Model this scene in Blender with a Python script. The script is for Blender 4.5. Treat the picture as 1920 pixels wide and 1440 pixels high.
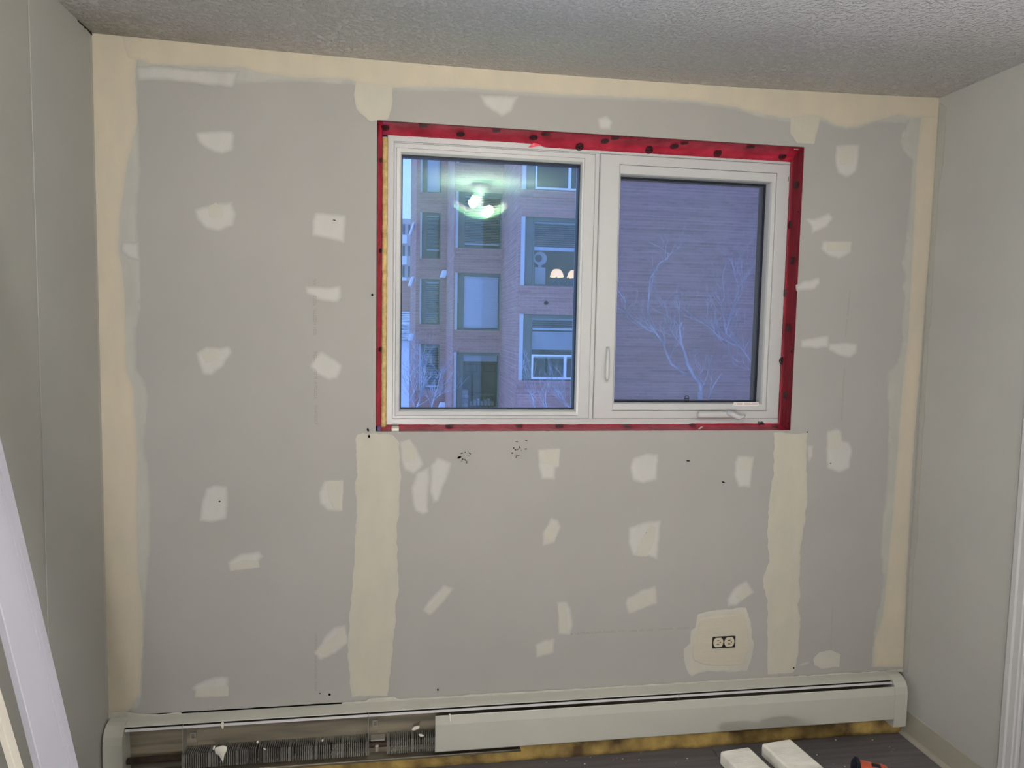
import bpy, bmesh, math, random
from mathutils import Vector, Matrix, Euler, noise
random.seed(7)
scene = bpy.context.scene
for o in list(bpy.data.objects): bpy.data.objects.remove(o)

# ------------------------------------------------------------------ camera
FPX = 1354.96
ROT = (1.493198, -0.01953536, -0.1549201)
CAM = Vector((0.93096, -2.446331, 1.539838))
cam_d = bpy.data.cameras.new('camera'); cam = bpy.data.objects.new('camera', cam_d)
scene.collection.objects.link(cam); cam.location = CAM; cam.rotation_euler = ROT
cam_d.sensor_width = 36; cam_d.lens = FPX * 36 / 1920; cam_d.clip_start = 0.02; cam_d.clip_end = 500
scene.camera = cam
# ------------------------------------------------------------------ dusk sky, exposure
world = bpy.data.worlds.new('dusk_sky'); scene.world = world; world.use_nodes = True
wn = world.node_tree.nodes['Background']
wn.inputs['Color'].default_value = (0.265, 0.435, 1.0, 1); wn.inputs['Strength'].default_value = .76
scene.view_settings.view_transform = 'Standard'; scene.view_settings.look = 'None'
scene.view_settings.gamma = 1; scene.view_settings.use_curve_mapping = False
scene.view_settings.exposure = 1.32
LAMP_POWER = 235.0
FILL_POWER = 112.0
scene.cycles.diffuse_bounces = 10; scene.cycles.transparent_max_bounces = 32

RM = Euler(ROT, 'XYZ').to_matrix()
def ray(u, v): return RM @ Vector(((u-960)/FPX, -(v-720)/FPX, -1.0))
def atY(u, v, Y=0.0): d = ray(u, v); return CAM + d*((Y-CAM.y)/d.y)
def atX(u, v, X): d = ray(u, v); return CAM + d*((X-CAM.x)/d.x)
def atZ(u, v, Z=0.0): d = ray(u, v); return CAM + d*((Z-CAM.z)/d.z)
W, H, BACK = 2.8772, 2.40, -3.70        # room width, height, far wall behind the camera

# ------------------------------------------------------------------ helpers
COL = scene.collection
def wloc(o):
    v = Vector((0, 0, 0))
    while o is not None: v += Vector(o.location); o = o.parent
    return v
def tag(o, label=None, cat=None, group=None, kind=None):
    if label: o['label'] = label
    if cat: o['category'] = cat
    if group: o['group'] = group
    if kind: o['kind'] = kind
    return o
def empty(name, loc, label=None, cat=None, group=None, kind=None):
    o = bpy.data.objects.new(name, None); COL.objects.link(o); o.location = loc
    o.empty_display_size = .05
    return tag(o, label, cat, group, kind)
def link(name, me, mat, parent=None, smooth=False):
    xs = [v.co for v in me.vertices]
    org = Vector(((min(c.x for c in xs)+max(c.x for c in xs))/2, (min(c.y for c in xs)+max(c.y for c in xs))/2, min(c.z for c in xs)))
    me.transform(Matrix.Translation(-org))
    o = bpy.data.objects.new(name, me); COL.objects.link(o)
    o.location = org - (wloc(parent) if parent else Vector((0, 0, 0)))
    if parent: o.parent = parent
    if mat: me.materials.append(mat)
    if smooth:
        for p in me.polygons: p.use_smooth = True
    return o
def mk(name, verts, faces, mat, parent=None, smooth=False):
    me = bpy.data.meshes.new(name); me.from_pydata([tuple(v) for v in verts], [], faces); me.update()
    bm = bmesh.new(); bm.from_mesh(me); bmesh.ops.recalc_face_normals(bm, faces=bm.faces); bm.to_mesh(me); bm.free()
    return link(name, me, mat, parent, smooth)
def frombm(name, bm, mat, parent=None, smooth=False):
    bmesh.ops.recalc_face_normals(bm, faces=bm.faces)
    me = bpy.data.meshes.new(name); bm.to_mesh(me); bm.free()
    return link(name, me, mat, parent, smooth)
def addbox(bm, x0, x1, y0, y1, z0, z1, bev=0.0, seg=1, rot=None, piv=None):
    g = bmesh.ops.create_cube(bm, size=1.0)['verts']
    for v in g: v.co = Vector(((x0+x1)/2+v.co.x*(x1-x0), (y0+y1)/2+v.co.y*(y1-y0), (z0+z1)/2+v.co.z*(z1-z0)))
    es = {e for v in g for e in v.link_edges}
    if bev > 0:
        r = bmesh.ops.bevel(bm, geom=list(es), offset=bev, segments=seg, affect='EDGES', profile=.5)
        g = list({v for f in r['faces'] for v in f.verts} | {v for v in g if v.is_valid})
    if rot is not None:
        for v in g: v.co = rot @ (v.co-piv) + piv
    return g
def box(name, x0, x1, y0, y1, z0, z1, mat, parent=None, bev=0.0, seg=1):
    bm = bmesh.new(); addbox(bm, x0, x1, y0, y1, z0, z1, bev, seg); return frombm(name, bm, mat, parent)
def prism(name, pts, axis, a0, a1, mat, parent=None, smooth=False):
    """extrude 2D outline pts along an axis: 'x' pts=(y,z); 'y' pts=(x,z); 'z' pts=(x,y)"""
    f = {'x': lambda p, a: (a, p[0], p[1]), 'y': lambda p, a: (p[0], a, p[1]), 'z': lambda p, a: (p[0], p[1], a)}[axis]
    n = len(pts); vs = [f(p, a0) for p in pts]+[f(p, a1) for p in pts]
    fs = [tuple(range(n)), tuple(range(2*n-1, n-1, -1))]+[(i, (i+1) % n, n+(i+1) % n, n+i) for i in range(n)]
    return mk(name, vs, fs, mat, parent, smooth)
def tube_into(bm, pts, radii, sides=6, cap=True):
    rings = []; n = len(pts)
    for i, p in enumerate(pts):
        t = (pts[min(i+1, n-1)]-pts[max(i-1, 0)]).normalized()
        a = t.orthogonal().normalized() if i == 0 else (prev - t*prev.dot(t)).normalized()
        prev = a; b = t.cross(a)
        rings.append([bm.verts.new(p+(a*math.cos(2*math.pi*k/sides)+b*math.sin(2*math.pi*k/sides))*radii[i]) for k in range(sides)])
    for i in range(n-1):
        for k in range(sides):
            bm.faces.new((rings[i][k], rings[i][(k+1) % sides], rings[i+1][(k+1) % sides], rings[i+1][k]))
    if cap: bm.faces.new(rings[0][::-1]); bm.faces.new(rings[-1])
def rings_mesh(name, rects, mat, parent=None, back=None):
    """picture-frame ring: successive rectangles (x0,x1,z0,z1,y) joined by mitred quads"""
    vs, fs = [], []
    rr = list(rects)
    if back is not None:
        a, b = rects[-1], rects[0]; rr = rr+[(a[0], a[1], a[2], a[3], back), (b[0], b[1], b[2], b[3], back)]
    for (x0, x1, z0, z1, y) in rr: vs += [(x0, y, z0), (x1, y, z0), (x1, y, z1), (x0, y, z1)]
    m = len(rr)
    for i in range(m if back is not None else m-1):
        j = (i+1) % m
        for k in range(4): fs.append((4*i+k, 4*i+(k+1) % 4, 4*j+(k+1) % 4, 4*j+k))
    return mk(name, vs, fs, mat, parent)
def lathe(bm, prof, c, sides=32):
    rings = [[bm.verts.new(c+Vector((r*math.cos(2*math.pi*k/sides), r*math.sin(2*math.pi*k/sides), z))) for k in range(sides)] for r, z in prof]
    for i in range(len(prof)-1):
        for k in range(sides): bm.faces.new((rings[i][k], rings[i][(k+1) % sides], rings[i+1][(k+1) % sides], rings[i+1][k]))

# ------------------------------------------------------------------ materials
def principled(name, col, rough=.6, spec=.3, var=0.0, vscale=8.0, bump=0.0, bscale=200.0, metal=0.0, col2=None, detail=3.0, stretch=None):
    m = bpy.data.materials.new(name); m.use_nodes = True; nt = m.node_tree; N = nt.nodes; L = nt.links
    b = N['Principled BSDF']; b.inputs['Roughness'].default_value = rough; b.inputs['Metallic'].default_value = metal
    b.inputs['Specular IOR Level'].default_value = spec; b.inputs['Base Color'].default_value = (*col, 1)
    tc = N.new('ShaderNodeTexCoord'); src = tc.outputs['Object']
    if stretch:
        mp = N.new('ShaderNodeMapping'); mp.inputs['Scale'].default_value = stretch; L.new(src, mp.inputs[0]); src = mp.outputs[0]
    if var > 0 or col2:
        n = N.new('ShaderNodeTexNoise'); n.inputs['Scale'].default_value = vscale; n.inputs['Detail'].default_value = detail; L.new(src, n.inputs['Vector'])
        mx = N.new('ShaderNodeMix'); mx.data_type = 'RGBA'
        r = N.new('ShaderNodeMapRange'); r.inputs[1].default_value = .3; r.inputs[2].default_value = .7; L.new(n.outputs['Fac'], r.inputs[0])
        L.new(r.outputs[0], mx.inputs[0])
        c2 = col2 or tuple(min(1, c*(1+var)) for c in col); c1 = col if col2 else tuple(c*(1-var) for c in col)
        mx.inputs[6].default_value = (*c1, 1); mx.inputs[7].default_value = (*c2, 1); L.new(mx.outputs[2], b.inputs['Base Color'])
    if bump > 0:
        n2 = N.new('ShaderNodeTexNoise'); n2.inputs['Scale'].default_value = bscale; n2.inputs['Detail'].default_value = 2; L.new(src, n2.inputs['Vector'])
        bp = N.new('ShaderNodeBump'); bp.inputs['Strength'].default_value = bump; bp.inputs['Distance'].default_value = .004
        L.new(n2.outputs['Fac'], bp.inputs['Height']); L.new(bp.outputs[0], b.inputs['Normal'])
    return m
DRY = (.425, .41, .38)
M = {}
M['drywall'] = principled('drywall_paper', DRY, .85, .15, var=.035, vscale=2.2)
M['paint_left'] = principled('grey_paint', (.44, .435, .40), .7, .25, var=.03, vscale=3, bump=.08, bscale=260)
M['paint_left2'] = principled('grey_paint_older', (.43, .42, .38), .7, .25, var=.03, vscale=3, bump=.08, bscale=260)
M['paint_right'] = principled('grey_paint_rolled', (.47, .465, .435), .7, .25, var=.03, vscale=3, bump=.12, bscale=260)
M['paint_lite'] = principled('grey_paint_lighter', (.50, .495, .465), .7, .25)
M['bounce_white'] = principled('white_bounce_paint', (.84, .83, .82), .8, .2, var=.02, vscale=3)  # white given to unseen rear walls so they bounce light
M['cloth'] = principled('canvas_bounce_cloth', (.80, .78, .74), .95, .05, var=.05, vscale=6, bump=.3, bscale=300)
M['trim'] = principled('white_trim_paint', (.60, .60, .60), .45, .4)
M['board'] = principled('primed_white_board', (.58, .575, .65), .5, .3, var=.02, vscale=6)
M['board_edge'] = principled('cream_batten', (.62, .58, .50), .6, .3)
M['vinyl'] = principled('white_vinyl', (.60, .605, .60), .35, .45)
M['gasket'] = principled('dark_gasket', (.012, .015, .03), .5, .3)
M['heater'] = principled('heater_enamel', (.52, .51, .445), .45, .4, var=.03, vscale=5)
M['heater_in'] = principled('heater_bare_steel', (.33, .29, .21), .55, .4, col2=(.09, .078, .06), vscale=7, stretch=(.3, 1, 4))
M['damper'] = principled('damper_blade', (.62, .60, .60), .4, .4)
M['fin'] = principled('sooty_fins', (.17, .165, .15), .5, .4, var=.35, vscale=14, metal=.2)
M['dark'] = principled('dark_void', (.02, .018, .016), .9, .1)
M['copper'] = principled('dull_copper', (.09, .065, .05), .5, .4, metal=.5, var=.3, vscale=30)
M['galv'] = principled('galvanised_bracket', (.34, .33, .29), .45, .4, metal=.3)
M['foamyellow'] = principled('old_yellow_foam', (.62, .44, .14), .9, .1, col2=(.13, .085, .045), vscale=11, bump=.6, bscale=90, detail=6)
M['sprayfoam'] = principled('spray_foam', (.66, .50, .22), .8, .2, col2=(.42, .30, .12), vscale=60, bump=.8, bscale=120)
M['redtape'] = principled('red_sheathing_tape', (.86, .055, .12), .22, .6, col2=(.50, .03, .06), vscale=15, bump=.45, bscale=45, detail=6)
M['redtape_dirty'] = principled('red_tape_dirty', (.66, .04, .08), .25, .6, col2=(.20, .02, .035), vscale=16, bump=.5, bscale=60, detail=6, stretch=(6, 40, .6))
M['tapeprint'] = principled('tape_print', (.035, .018, .022), .3, .5)
M['black'] = principled('black_plastic', (.012, .012, .02), .4, .4)
M['speck'] = principled('black_speck', (.02, .018, .015), .8, .2)
M['print'] = principled('grey_print', (.29, .275, .25), .9, .1)
M['crumb'] = principled('plaster_crumb', (.75, .73, .66), .9, .1)
M['drip'] = principled('dried_compound', (.72, .70, .62), .8, .2, var=.05, vscale=40)
M['caulk'] = principled('painted_caulk', (.56, .54, .46), .6, .3, var=.06, vscale=30, bump=.4, bscale=120)
M['outlet'] = principled('outlet_plastic', (.62, .55, .42), .5, .4)
M['orange'] = principled('orange_plastic', (.62, .11, .05), .4, .4, var=.08, vscale=40)
M['mudwood'] = principled('mud_smeared_wood', (.88, .87, .80), .7, .2, col2=(.62, .61, .55), vscale=7, bump=.5, bscale=60, stretch=(1, 3, 1), detail=5)
M['rawwood'] = principled('stained_wood_side', (.13, .105, .095), .8, .2, col2=(.22, .19, .17), vscale=9, stretch=(6, 1, 6))
M['shadeglass'] = None

def mud(name, c, c2, halo=DRY):
    """joint compound that thins to nothing at its feathered rim"""
    m = principled(name, c, .8, .2, col2=c2, vscale=16, bump=.2, bscale=60, stretch=(1, 1, .4), detail=5)
    nt = m.node_tree; b = nt.nodes['Principled BSDF']; src = b.inputs['Base Color'].links[0].from_socket
    at = nt.nodes.new('ShaderNodeAttribute'); at.attribute_name = 'feather'
    n = nt.nodes.new('ShaderNodeTexNoise'); n.inputs['Scale'].default_value = 55; n.inputs['Detail'].default_value = 4
    a = nt.nodes.new('ShaderNodeMath'); a.operation = 'MULTIPLY_ADD'; a.inputs[1].default_value = .9; a.inputs[2].default_value = -.45
    nt.links.new(n.outputs['Fac'], a.inputs[0])
    s = nt.nodes.new('ShaderNodeMath'); s.operation = 'ADD'; s.use_clamp = True; nt.links.new(at.outputs['Fac'], s.inputs[0]); nt.links.new(a.outputs[0], s.inputs[1])
    mx = nt.nodes.new('ShaderNodeMix'); mx.data_type = 'RGBA'; mx.inputs[6].default_value = (*halo, 1)
    nt.links.new(s.outputs[0], mx.inputs[0]); nt.links.new(src, mx.inputs[7]); nt.links.new(mx.outputs[2], b.inputs['Base Color'])
    return m
M['mud_cream'] = mud('compound_cream', (.65, .575, .44), (.58, .53, .42), (.55, .505, .41))
M['mud_band'] = mud('compound_band', (.59, .56, .45), (.53, .51, .43), (.54, .52, .44))
M['mud_halo'] = mud('compound_thin', (.53, .52, .46), (.465, .455, .415))
M['mud_white'] = mud('compound_white', (.61, .60, .565), (.54, .53, .49))
M['mud_patch'] = mud('compound_patch', (.59, .57, .48), (.53, .515, .45), (.55, .54, .49))

def popcorn():
    m = principled('stippled_ceiling', (.89, .89, .94), .9, .1)
    nt = m.node_tree; b = nt.nodes['Principled BSDF']; tc = nt.nodes.new('ShaderNodeTexCoord')
    v = nt.nodes.new('ShaderNodeTexNoise'); v.inputs['Scale'].default_value = 88; v.inputs['Detail'].default_value = 2.5; v.inputs['Roughness'].default_value = .55
    nt.links.new(tc.outputs['Object'], v.inputs['Vector'])
    r = nt.nodes.new('ShaderNodeMapRange'); r.inputs[1].default_value = .46; r.inputs[2].default_value = .68; nt.links.new(v.outputs['Fac'], r.inputs[0])
    bp = nt.nodes.new('ShaderNodeBump'); bp.inputs['Strength'].default_value = .9; bp.inputs['Distance'].default_value = .0065
    nt.links.new(r.outputs[0], bp.inputs['Height']); nt.links.new(bp.outputs[0], b.inputs['Normal'])
    # darker mottled tone towards the left corner of the ceiling
    n = nt.nodes.new('ShaderNodeTexNoise'); n.inputs['Scale'].default_value = 6; n.inputs['Detail'].default_value = 5; nt.links.new(tc.outputs['Object'], n.inputs['Vector'])
    sp = nt.nodes.new('ShaderNodeSeparateXYZ'); nt.links.new(tc.outputs['Object'], sp.inputs[0])
    f = nt.nodes.new('ShaderNodeMapRange'); f.inputs[1].default_value = -1.42; f.inputs[2].default_value = -.75; f.inputs[3].default_value = 1; f.inputs[4].default_value = 0; nt.links.new(sp.outputs['X'], f.inputs[0])
    f2 = nt.nodes.new('ShaderNodeMapRange'); f2.inputs[1].default_value = 1.62; f2.inputs[2].default_value = 1.85; nt.links.new(sp.outputs['Y'], f2.inputs[0])
    mu = nt.nodes.new('ShaderNodeMath'); mu.operation = 'MULTIPLY'; nt.links.new(f.outputs[0], mu.inputs[0]); nt.links.new(f2.outputs[0], mu.inputs[1])
    mu2 = nt.nodes.new('ShaderNodeMath'); mu2.operation = 'MULTIPLY'; nt.links.new(mu.outputs[0], mu2.inputs[0]); nt.links.new(n.outputs['Fac'], mu2.inputs[1])
    mx = nt.nodes.new('ShaderNodeMix'); mx.data_type = 'RGBA'; nt.links.new(mu2.outputs[0], mx.inputs[0])
    mx.inputs[6].default_value = (.89, .89, .94, 1); mx.inputs[7].default_value = (.30, .285, .22, 1); nt.links.new(mx.outputs[2], b.inputs['Base Color'])
    return m
M['ceiling'] = popcorn()
def plank_mat():
    m = principled('dark_grey_laminate', (.10, .092, .096), .45, .35, col2=(.17, .158, .163), vscale=5, stretch=(.6, 9, 1), bump=.05, bscale=60, detail=7)
    return m
M['plank'] = plank_mat()
def glass(name, tint, refl, gcol):
    m = bpy.data.materials.new(name); m.use_nodes = True; nt = m.node_tree; nt.nodes.clear()
    o = nt.nodes.new('ShaderNodeOutputMaterial'); t = nt.nodes.new('ShaderNodeBsdfTransparent'); t.inputs[0].default_value = (*tint, 1)
    g = nt.nodes.new('ShaderNodeBsdfGlossy'); g.inputs['Color'].default_value = (*gcol, 1); g.inputs['Roughness'].default_value = 0
    fr = nt.nodes.new('ShaderNodeFresnel'); fr.inputs['IOR'].default_value = 1.5
    a = nt.nodes.new('ShaderNodeMath'); a.operation = 'MULTIPLY'; a.inputs[1].default_value = refl; a.use_clamp = True; nt.links.new(fr.outputs[0], a.inputs[0])
    mx = nt.nodes.new('ShaderNodeMixShader'); nt.links.new(a.outputs[0], mx.inputs[0]); nt.links.new(t.outputs[0], mx.inputs[1]); nt.links.new(g.outputs[0], mx.inputs[2]); nt.links.new(mx.outputs[0], o.inputs[0])
    return m
M['glass_in'] = glass('clear_pane', (.97, .98, .99), .55, (1, 1, 1))
M['glass_out'] = glass('lowe_pane', (.93, .96, .99), 1.0, (.36, 1, .52))
M['glass_far'] = glass('far_pane', (.90, .92, .95), 1.1, (1, 1, 1))
def screenmat():
    m = bpy.data.materials.new('insect_mesh'); m.use_nodes = True; nt = m.node_tree; nt.nodes.clear()
    o = nt.nodes.new('ShaderNodeOutputMaterial'); t = nt.nodes.new('ShaderNodeBsdfTransparent'); d = nt.nodes.new('ShaderNodeBsdfDiffuse'); d.inputs[0].default_value = (.16, .16, .18, 1)
    mx = nt.nodes.new('ShaderNodeMixShader'); mx.inputs[0].default_value = .30
    nt.links.new(t.outputs[0], mx.inputs[1]); nt.links.new(d.outputs[0], mx.inputs[2]); nt.links.new(mx.outputs[0], o.inputs[0]); return m
M['screen'] = screenmat()
def emis(name, col, s):
    m = bpy.data.materials.new(name); m.use_nodes = True; b = m.node_tree.nodes['Principled BSDF']
    b.inputs['Base Color'].default_value = (.8, .8, .8, 1); b.inputs['Emission Color'].default_value = (*col, 1); b.inputs['Emission Strength'].default_value = s; return m
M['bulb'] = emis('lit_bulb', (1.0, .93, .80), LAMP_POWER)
def frosted():
    m = bpy.data.materials.new('frosted_shade'); m.use_nodes = True; nt = m.node_tree; nt.nodes.clear()
    o = nt.nodes.new('ShaderNodeOutputMaterial'); t = nt.nodes.new('ShaderNodeBsdfTranslucent'); t.inputs[0].default_value = (.92, .92, .88, 1)
    d = nt.nodes.new('ShaderNodeBsdfDiffuse'); d.inputs[0].default_value = (.85, .86, .82, 1)
    mx = nt.nodes.new('ShaderNodeMixShader'); mx.inputs[0].default_value = .35
    tr = nt.nodes.new('ShaderNodeBsdfTransparent'); tr.inputs[0].default_value = (.95, .96, .92, 1); m2 = nt.nodes.new('ShaderNodeMixShader'); m2.inputs[0].default_value = .42
    nt.links.new(t.outputs[0], mx.inputs[1]); nt.links.new(d.outputs[0], mx.inputs[2]); nt.links.new(mx.outputs[0], m2.inputs[1]); nt.links.new(tr.outputs[0], m2.inputs[2]); nt.links.new(m2.outputs[0], o.inputs[0]); return m
M['shade'] = frosted()
def brick(name, c1, c2, mort, diag=0.0):
    m = principled(name, c1, .9, .15); nt = m.node_tree; b = nt.nodes['Principled BSDF']
    tc = nt.nodes.new('ShaderNodeTexCoord'); sp = nt.nodes.new('ShaderNodeSeparateXYZ'); nt.links.new(tc.outputs['Object'], sp.inputs[0])
    ad = nt.nodes.new('ShaderNodeMath'); ad.operation = 'ADD'; nt.links.new(sp.outputs['X'], ad.inputs[0]); nt.links.new(sp.outputs['Y'], ad.inputs[1])
    cb = nt.nodes.new('ShaderNodeCombineXYZ'); nt.links.new(ad.outputs[0], cb.inputs[0]); nt.links.new(sp.outputs['Z'], cb.inputs[1])
    br = nt.nodes.new('ShaderNodeTexBrick'); br.inputs['Scale'].default_value = 1; br.inputs['Brick Width'].default_value = .30; br.inputs['Row Height'].default_value = .085
    br.inputs['Mortar Size'].default_value = .008; br.inputs['Color1'].default_value = (*c1, 1); br.inputs['Color2'].default_value = (*c2, 1); br.inputs['Mortar'].default_value = (*mort, 1)
    br.inputs['Bias'].default_value = -.2; nt.links.new(cb.outputs[0], br.inputs['Vector'])
    n = nt.nodes.new('ShaderNodeTexNoise'); n.inputs['Scale'].default_value = .9; n.inputs['Detail'].default_value = 5; nt.links.new(tc.outputs['Object'], n.inputs['Vector'])
    mx = nt.nodes.new('ShaderNodeMix'); mx.data_type = 'RGBA'; mx.blend_type = 'MULTIPLY'; mx.inputs[0].default_value = .35
    nt.links.new(br.outputs[0], mx.inputs[6]); nt.links.new(n.outputs['Fac'], mx.inputs[7])
    mp = nt.nodes.new('ShaderNodeMapping'); mp.inputs['Scale'].default_value = (.22, .22, 12); nt.links.new(tc.outputs['Object'], mp.inputs[0])
    n3 = nt.nodes.new('ShaderNodeTexNoise'); n3.inputs['Scale'].default_value = 1.3; n3.inputs['Detail'].default_value = 4; nt.links.new(mp.outputs[0], n3.inputs['Vector'])
    r3 = nt.nodes.new('ShaderNodeMapRange'); r3.inputs[1].default_value = .3; r3.inputs[2].default_value = .7; r3.inputs[3].default_value = .72; r3.inputs[4].default_value = 1.08; nt.links.new(n3.outputs['Fac'], r3.inputs[0])
    m3 = nt.nodes.new('ShaderNodeMix'); m3.data_type = 'RGBA'; m3.blend_type = 'MULTIPLY'; m3.inputs[0].default_value = 1; nt.links.new(mx.outputs[2], m3.inputs[6]); nt.links.new(r3.outputs[0], m3.inputs[7]); nt.links.new(m3.outputs[2], b.inputs['Base Color'])
    bp = nt.nodes.new('ShaderNodeBump'); bp.inputs['Strength'].default_value = .4; bp.inputs['Distance'].default_value = .02; bp.invert = True
    nt.links.new(br.outputs['Fac'], bp.inputs['Height']); nt.links.new(bp.outputs[0], b.inputs['Normal'])
    return m
M['brick'] = brick('brown_brick', (.62, .32, .29), (.50, .265, .25), (.68, .42, .41))
M['brick2'] = brick('brown_brick_blank', (.58, .37, .37), (.42, .29, .30), (.66, .46, .46))
M['brickred'] = brick('red_brick', (.62, .30, .24), (.55, .26, .22), (.7, .5, .45))
M['frame_far'] = principled('bronze_window_frame', (.16, .165, .16), .5, .4)
M['frame_lite'] = principled('white_sash', (.85, .85, .85), .4, .4)
M['reveal'] = principled('pale_jamb', (.55, .56, .58), .6, .3)
M['blind'] = principled('pale_blind', (.62, .62, .62), .6, .3)
M['blind_bright'] = principled('white_roller', (.92, .93, .95), .7, .2)
M['room'] = principled('dim_room', (.20, .17, .15), .9, .1, var=.3, vscale=1.2)
M['furn'] = principled('dark_furniture', (.12, .09, .08), .6, .3)
M['paper'] = principled('papers', (.7, .68, .7), .8, .2, var=.3, vscale=8)
M['snow'] = principled('snow', (.85, .88, .92), .9, .1, var=.06, vscale=.7)
M['tower'] = principled('distant_facade', (.55, .46, .46), .9, .1)
M['towerwin'] = principled('distant_windows', (.12, .13, .16), .4, .5)
M['concrete'] = principled('concrete_balcony', (.75, .75, .78), .9, .1)
M['shingle'] = principled('snowy_shingle', (.85, .87, .9), .9, .1, col2=(.12, .12, .14), vscale=2.2, stretch=(.5, 1, 7))
M['bark'] = principled('grey_bark', (.50, .50, .57), .9, .1, var=.4, vscale=3)
M['leaf'] = principled('frosted_hedge', (.10, .14, .16), .9, .1, var=.6, vscale=20)
M['lampglow'] = emis('warm_lampshade', (1.0, .60, .24), .6)

# paints and boards of the room measure a little darker than first mixed
for k in ('drywall', 'paint_left', 'paint_left2', 'paint_right', 'paint_lite', 'trim', 'board', 'board_edge', 'vinyl', 'mud_cream', 'mud_band', 'mud_halo', 'mud_white', 'mud_patch', 'heater', 'caulk', 'damper', 'outlet'):
    nt = M[k].node_tree; b = nt.nodes['Principled BSDF']; socks = [b.inputs['Base Color']]+[n.inputs[i] for n in nt.nodes if n.bl_idname == 'ShaderNodeMix' for i in (6, 7)]
    for q in socks: c = q.default_value; f = .84 if k not in ('heater', 'paint_right') else .93; q.default_value = (c[0]*f*.985, c[1]*f, c[2]*f*1.02, 1)
# ------------------------------------------------------------------ room shell
def zc(x): return H + .008 - .020*max(0, 1-((x-1.44)/1.44)**2)
nx, ny = 24, 3
vs, fs = [], []
for lay in (0, .06):
    for j in range(ny+1):
        for i in range(nx+1):
            x = -.1+(W+.2)*i/nx; y = .012+(BACK-.1)*j/ny; vs.append((x, y, zc(min(max(x, 0), W))+lay))
n1 = (nx+1)*(ny+1)
for j in range(ny):
    for i in range(nx):
        a = j*(nx+1)+i; fs.append((a, a+1, a+nx+2, a+nx+1)); fs.append((n1+a, n1+a+nx+1, n1+a+nx+2, n1+a+1))
for i in range(nx): fs += [(i, i+1, n1+i+1, n1+i), (ny*(nx+1)+i, ny*(nx+1)+i+1, n1+ny*(nx+1)+i+1, n1+ny*(nx+1)+i)]
for j in range(ny):
    for k in (0, nx): a = j*(nx+1)+k; b2 = a+nx+1; fs.append((a, b2, n1+b2, n1+a))
ceiling = tag(mk('ceiling', vs, fs, M['ceiling'], smooth=True), 'grey white stippled ceiling with darker mottling near the left corner', kind='structure')

floor = tag(box('floor', -.05, W+.05, BACK, .012, -.08, -.012, M['dark']), 'dark grey laminate plank floor with white plaster crumbs', kind='structure')
pw, pl = .19, 1.22; j = 0; y = .010
while y > BACK:
    off = [0.35, -.25, .75, .1][j % 4]; x = -off
    while x < W:
        x0, x1 = max(0.0, x)+.0008, min(W, x+pl)-.0008; y0 = max(y-pw, BACK)
        if x1-x0 > .02:
            p = box('floor_plank', x0, x1, y0+.0008, y-.0008, -.012, 0, M['plank'], floor, bev=.0012)
        x += pl
    y -= pw; j += 1

OX0, OX1, OZ0, OZ1 = .8565, 2.357, 1.184, 2.2035      # window opening in the drywall
shell = empty('wall_back', (W/2, .1, 0), 'unfinished grey drywall window wall with cream taped joints and filler patches', kind='structure')
def ringbox(name, x0, x1, z0, z1, a0, a1, b0, b1, y0, y1, mat, parent):
    return rings_mesh(name, [(x0, x1, z0, z1, y0), (a0, a1, b0, b1, y0)], mat, parent, back=y1)
ringbox('masonry_shell', -.1, W+.1, -.1, 2.5, OX0+.001, OX1-.001, OZ0+.001, OZ1-.001, .0125, .22, M['dark'], shell)  # near-black colour stands in for shade seen through the gap above the heater
def zbot(x):
    u = x/W
    return .2455 + .0022*noise.noise(Vector((x*22, 3, 1))) + (.0012 if x < .75 else -.0015)
def sheet(x0, x1, z0, z1, jag):
    pts = []
    if jag:
        n = int((x1-x0)/.012); pts = [(x0+(x1-x0)*i/n, zbot(x0+(x1-x0)*i/n)) for i in range(n+1)]
    else: pts = [(x0, z0), (x1, z0)]
    pts += [(x1, z1), (x0, z1)]
    return prism('drywall_sheet', pts, 'y', 0, .012, M['drywall'], shell)
sheet(0, OX0, 0, 2.42, True); sheet(OX1, W, 0, 2.42, True)
sheet(OX0, OX1, 0, OZ0, True); sheet(OX0, OX1, OZ1, 2.42, False)

wl = tag(box('wall_left', -.1, 0, BACK, .012, -.05, 2.42, M['paint_left2']), 'left side wall painted dull grey', kind='structure')
yl = -.385
box('bounce_panel', 0, .0025, BACK, -1.75, 0, 2.42, M['bounce_white'], wl, bev=.001)  # white panel added on the unseen part of the wall to bounce light
box('drywall_strip', 0, .0025, yl, 0, 0, 2.42, M['paint_left'], wl, bev=.001)
DY0, DY1, DZ = -.535, -1.335, 2.03
wr = tag(mk('wall_right', [], [], None) if False else box('wall_right', W, W+.1, DY0, .012, -.05, 2.42, M['paint_right']), 'right side wall painted plain grey above a vinyl base', kind='structure')
box('wall_panel', W, W+.1, BACK, DY1, -.05, 2.42, M['bounce_white'], wr)
box('wall_panel', W, W+.1, DY1, DY0, DZ, 2.42, M['paint_right'], wr)
box('paint_strip', W-.0008, W, -.475, -.445, .10, 2.05, M['paint_lite'], wr)
tag(box('wall_front', -.1, W+.1, BACK-.1, BACK, -.05, 2.42, M['bounce_white']), 'unseen wall behind the camera whitened to bounce light', kind='structure')
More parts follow.
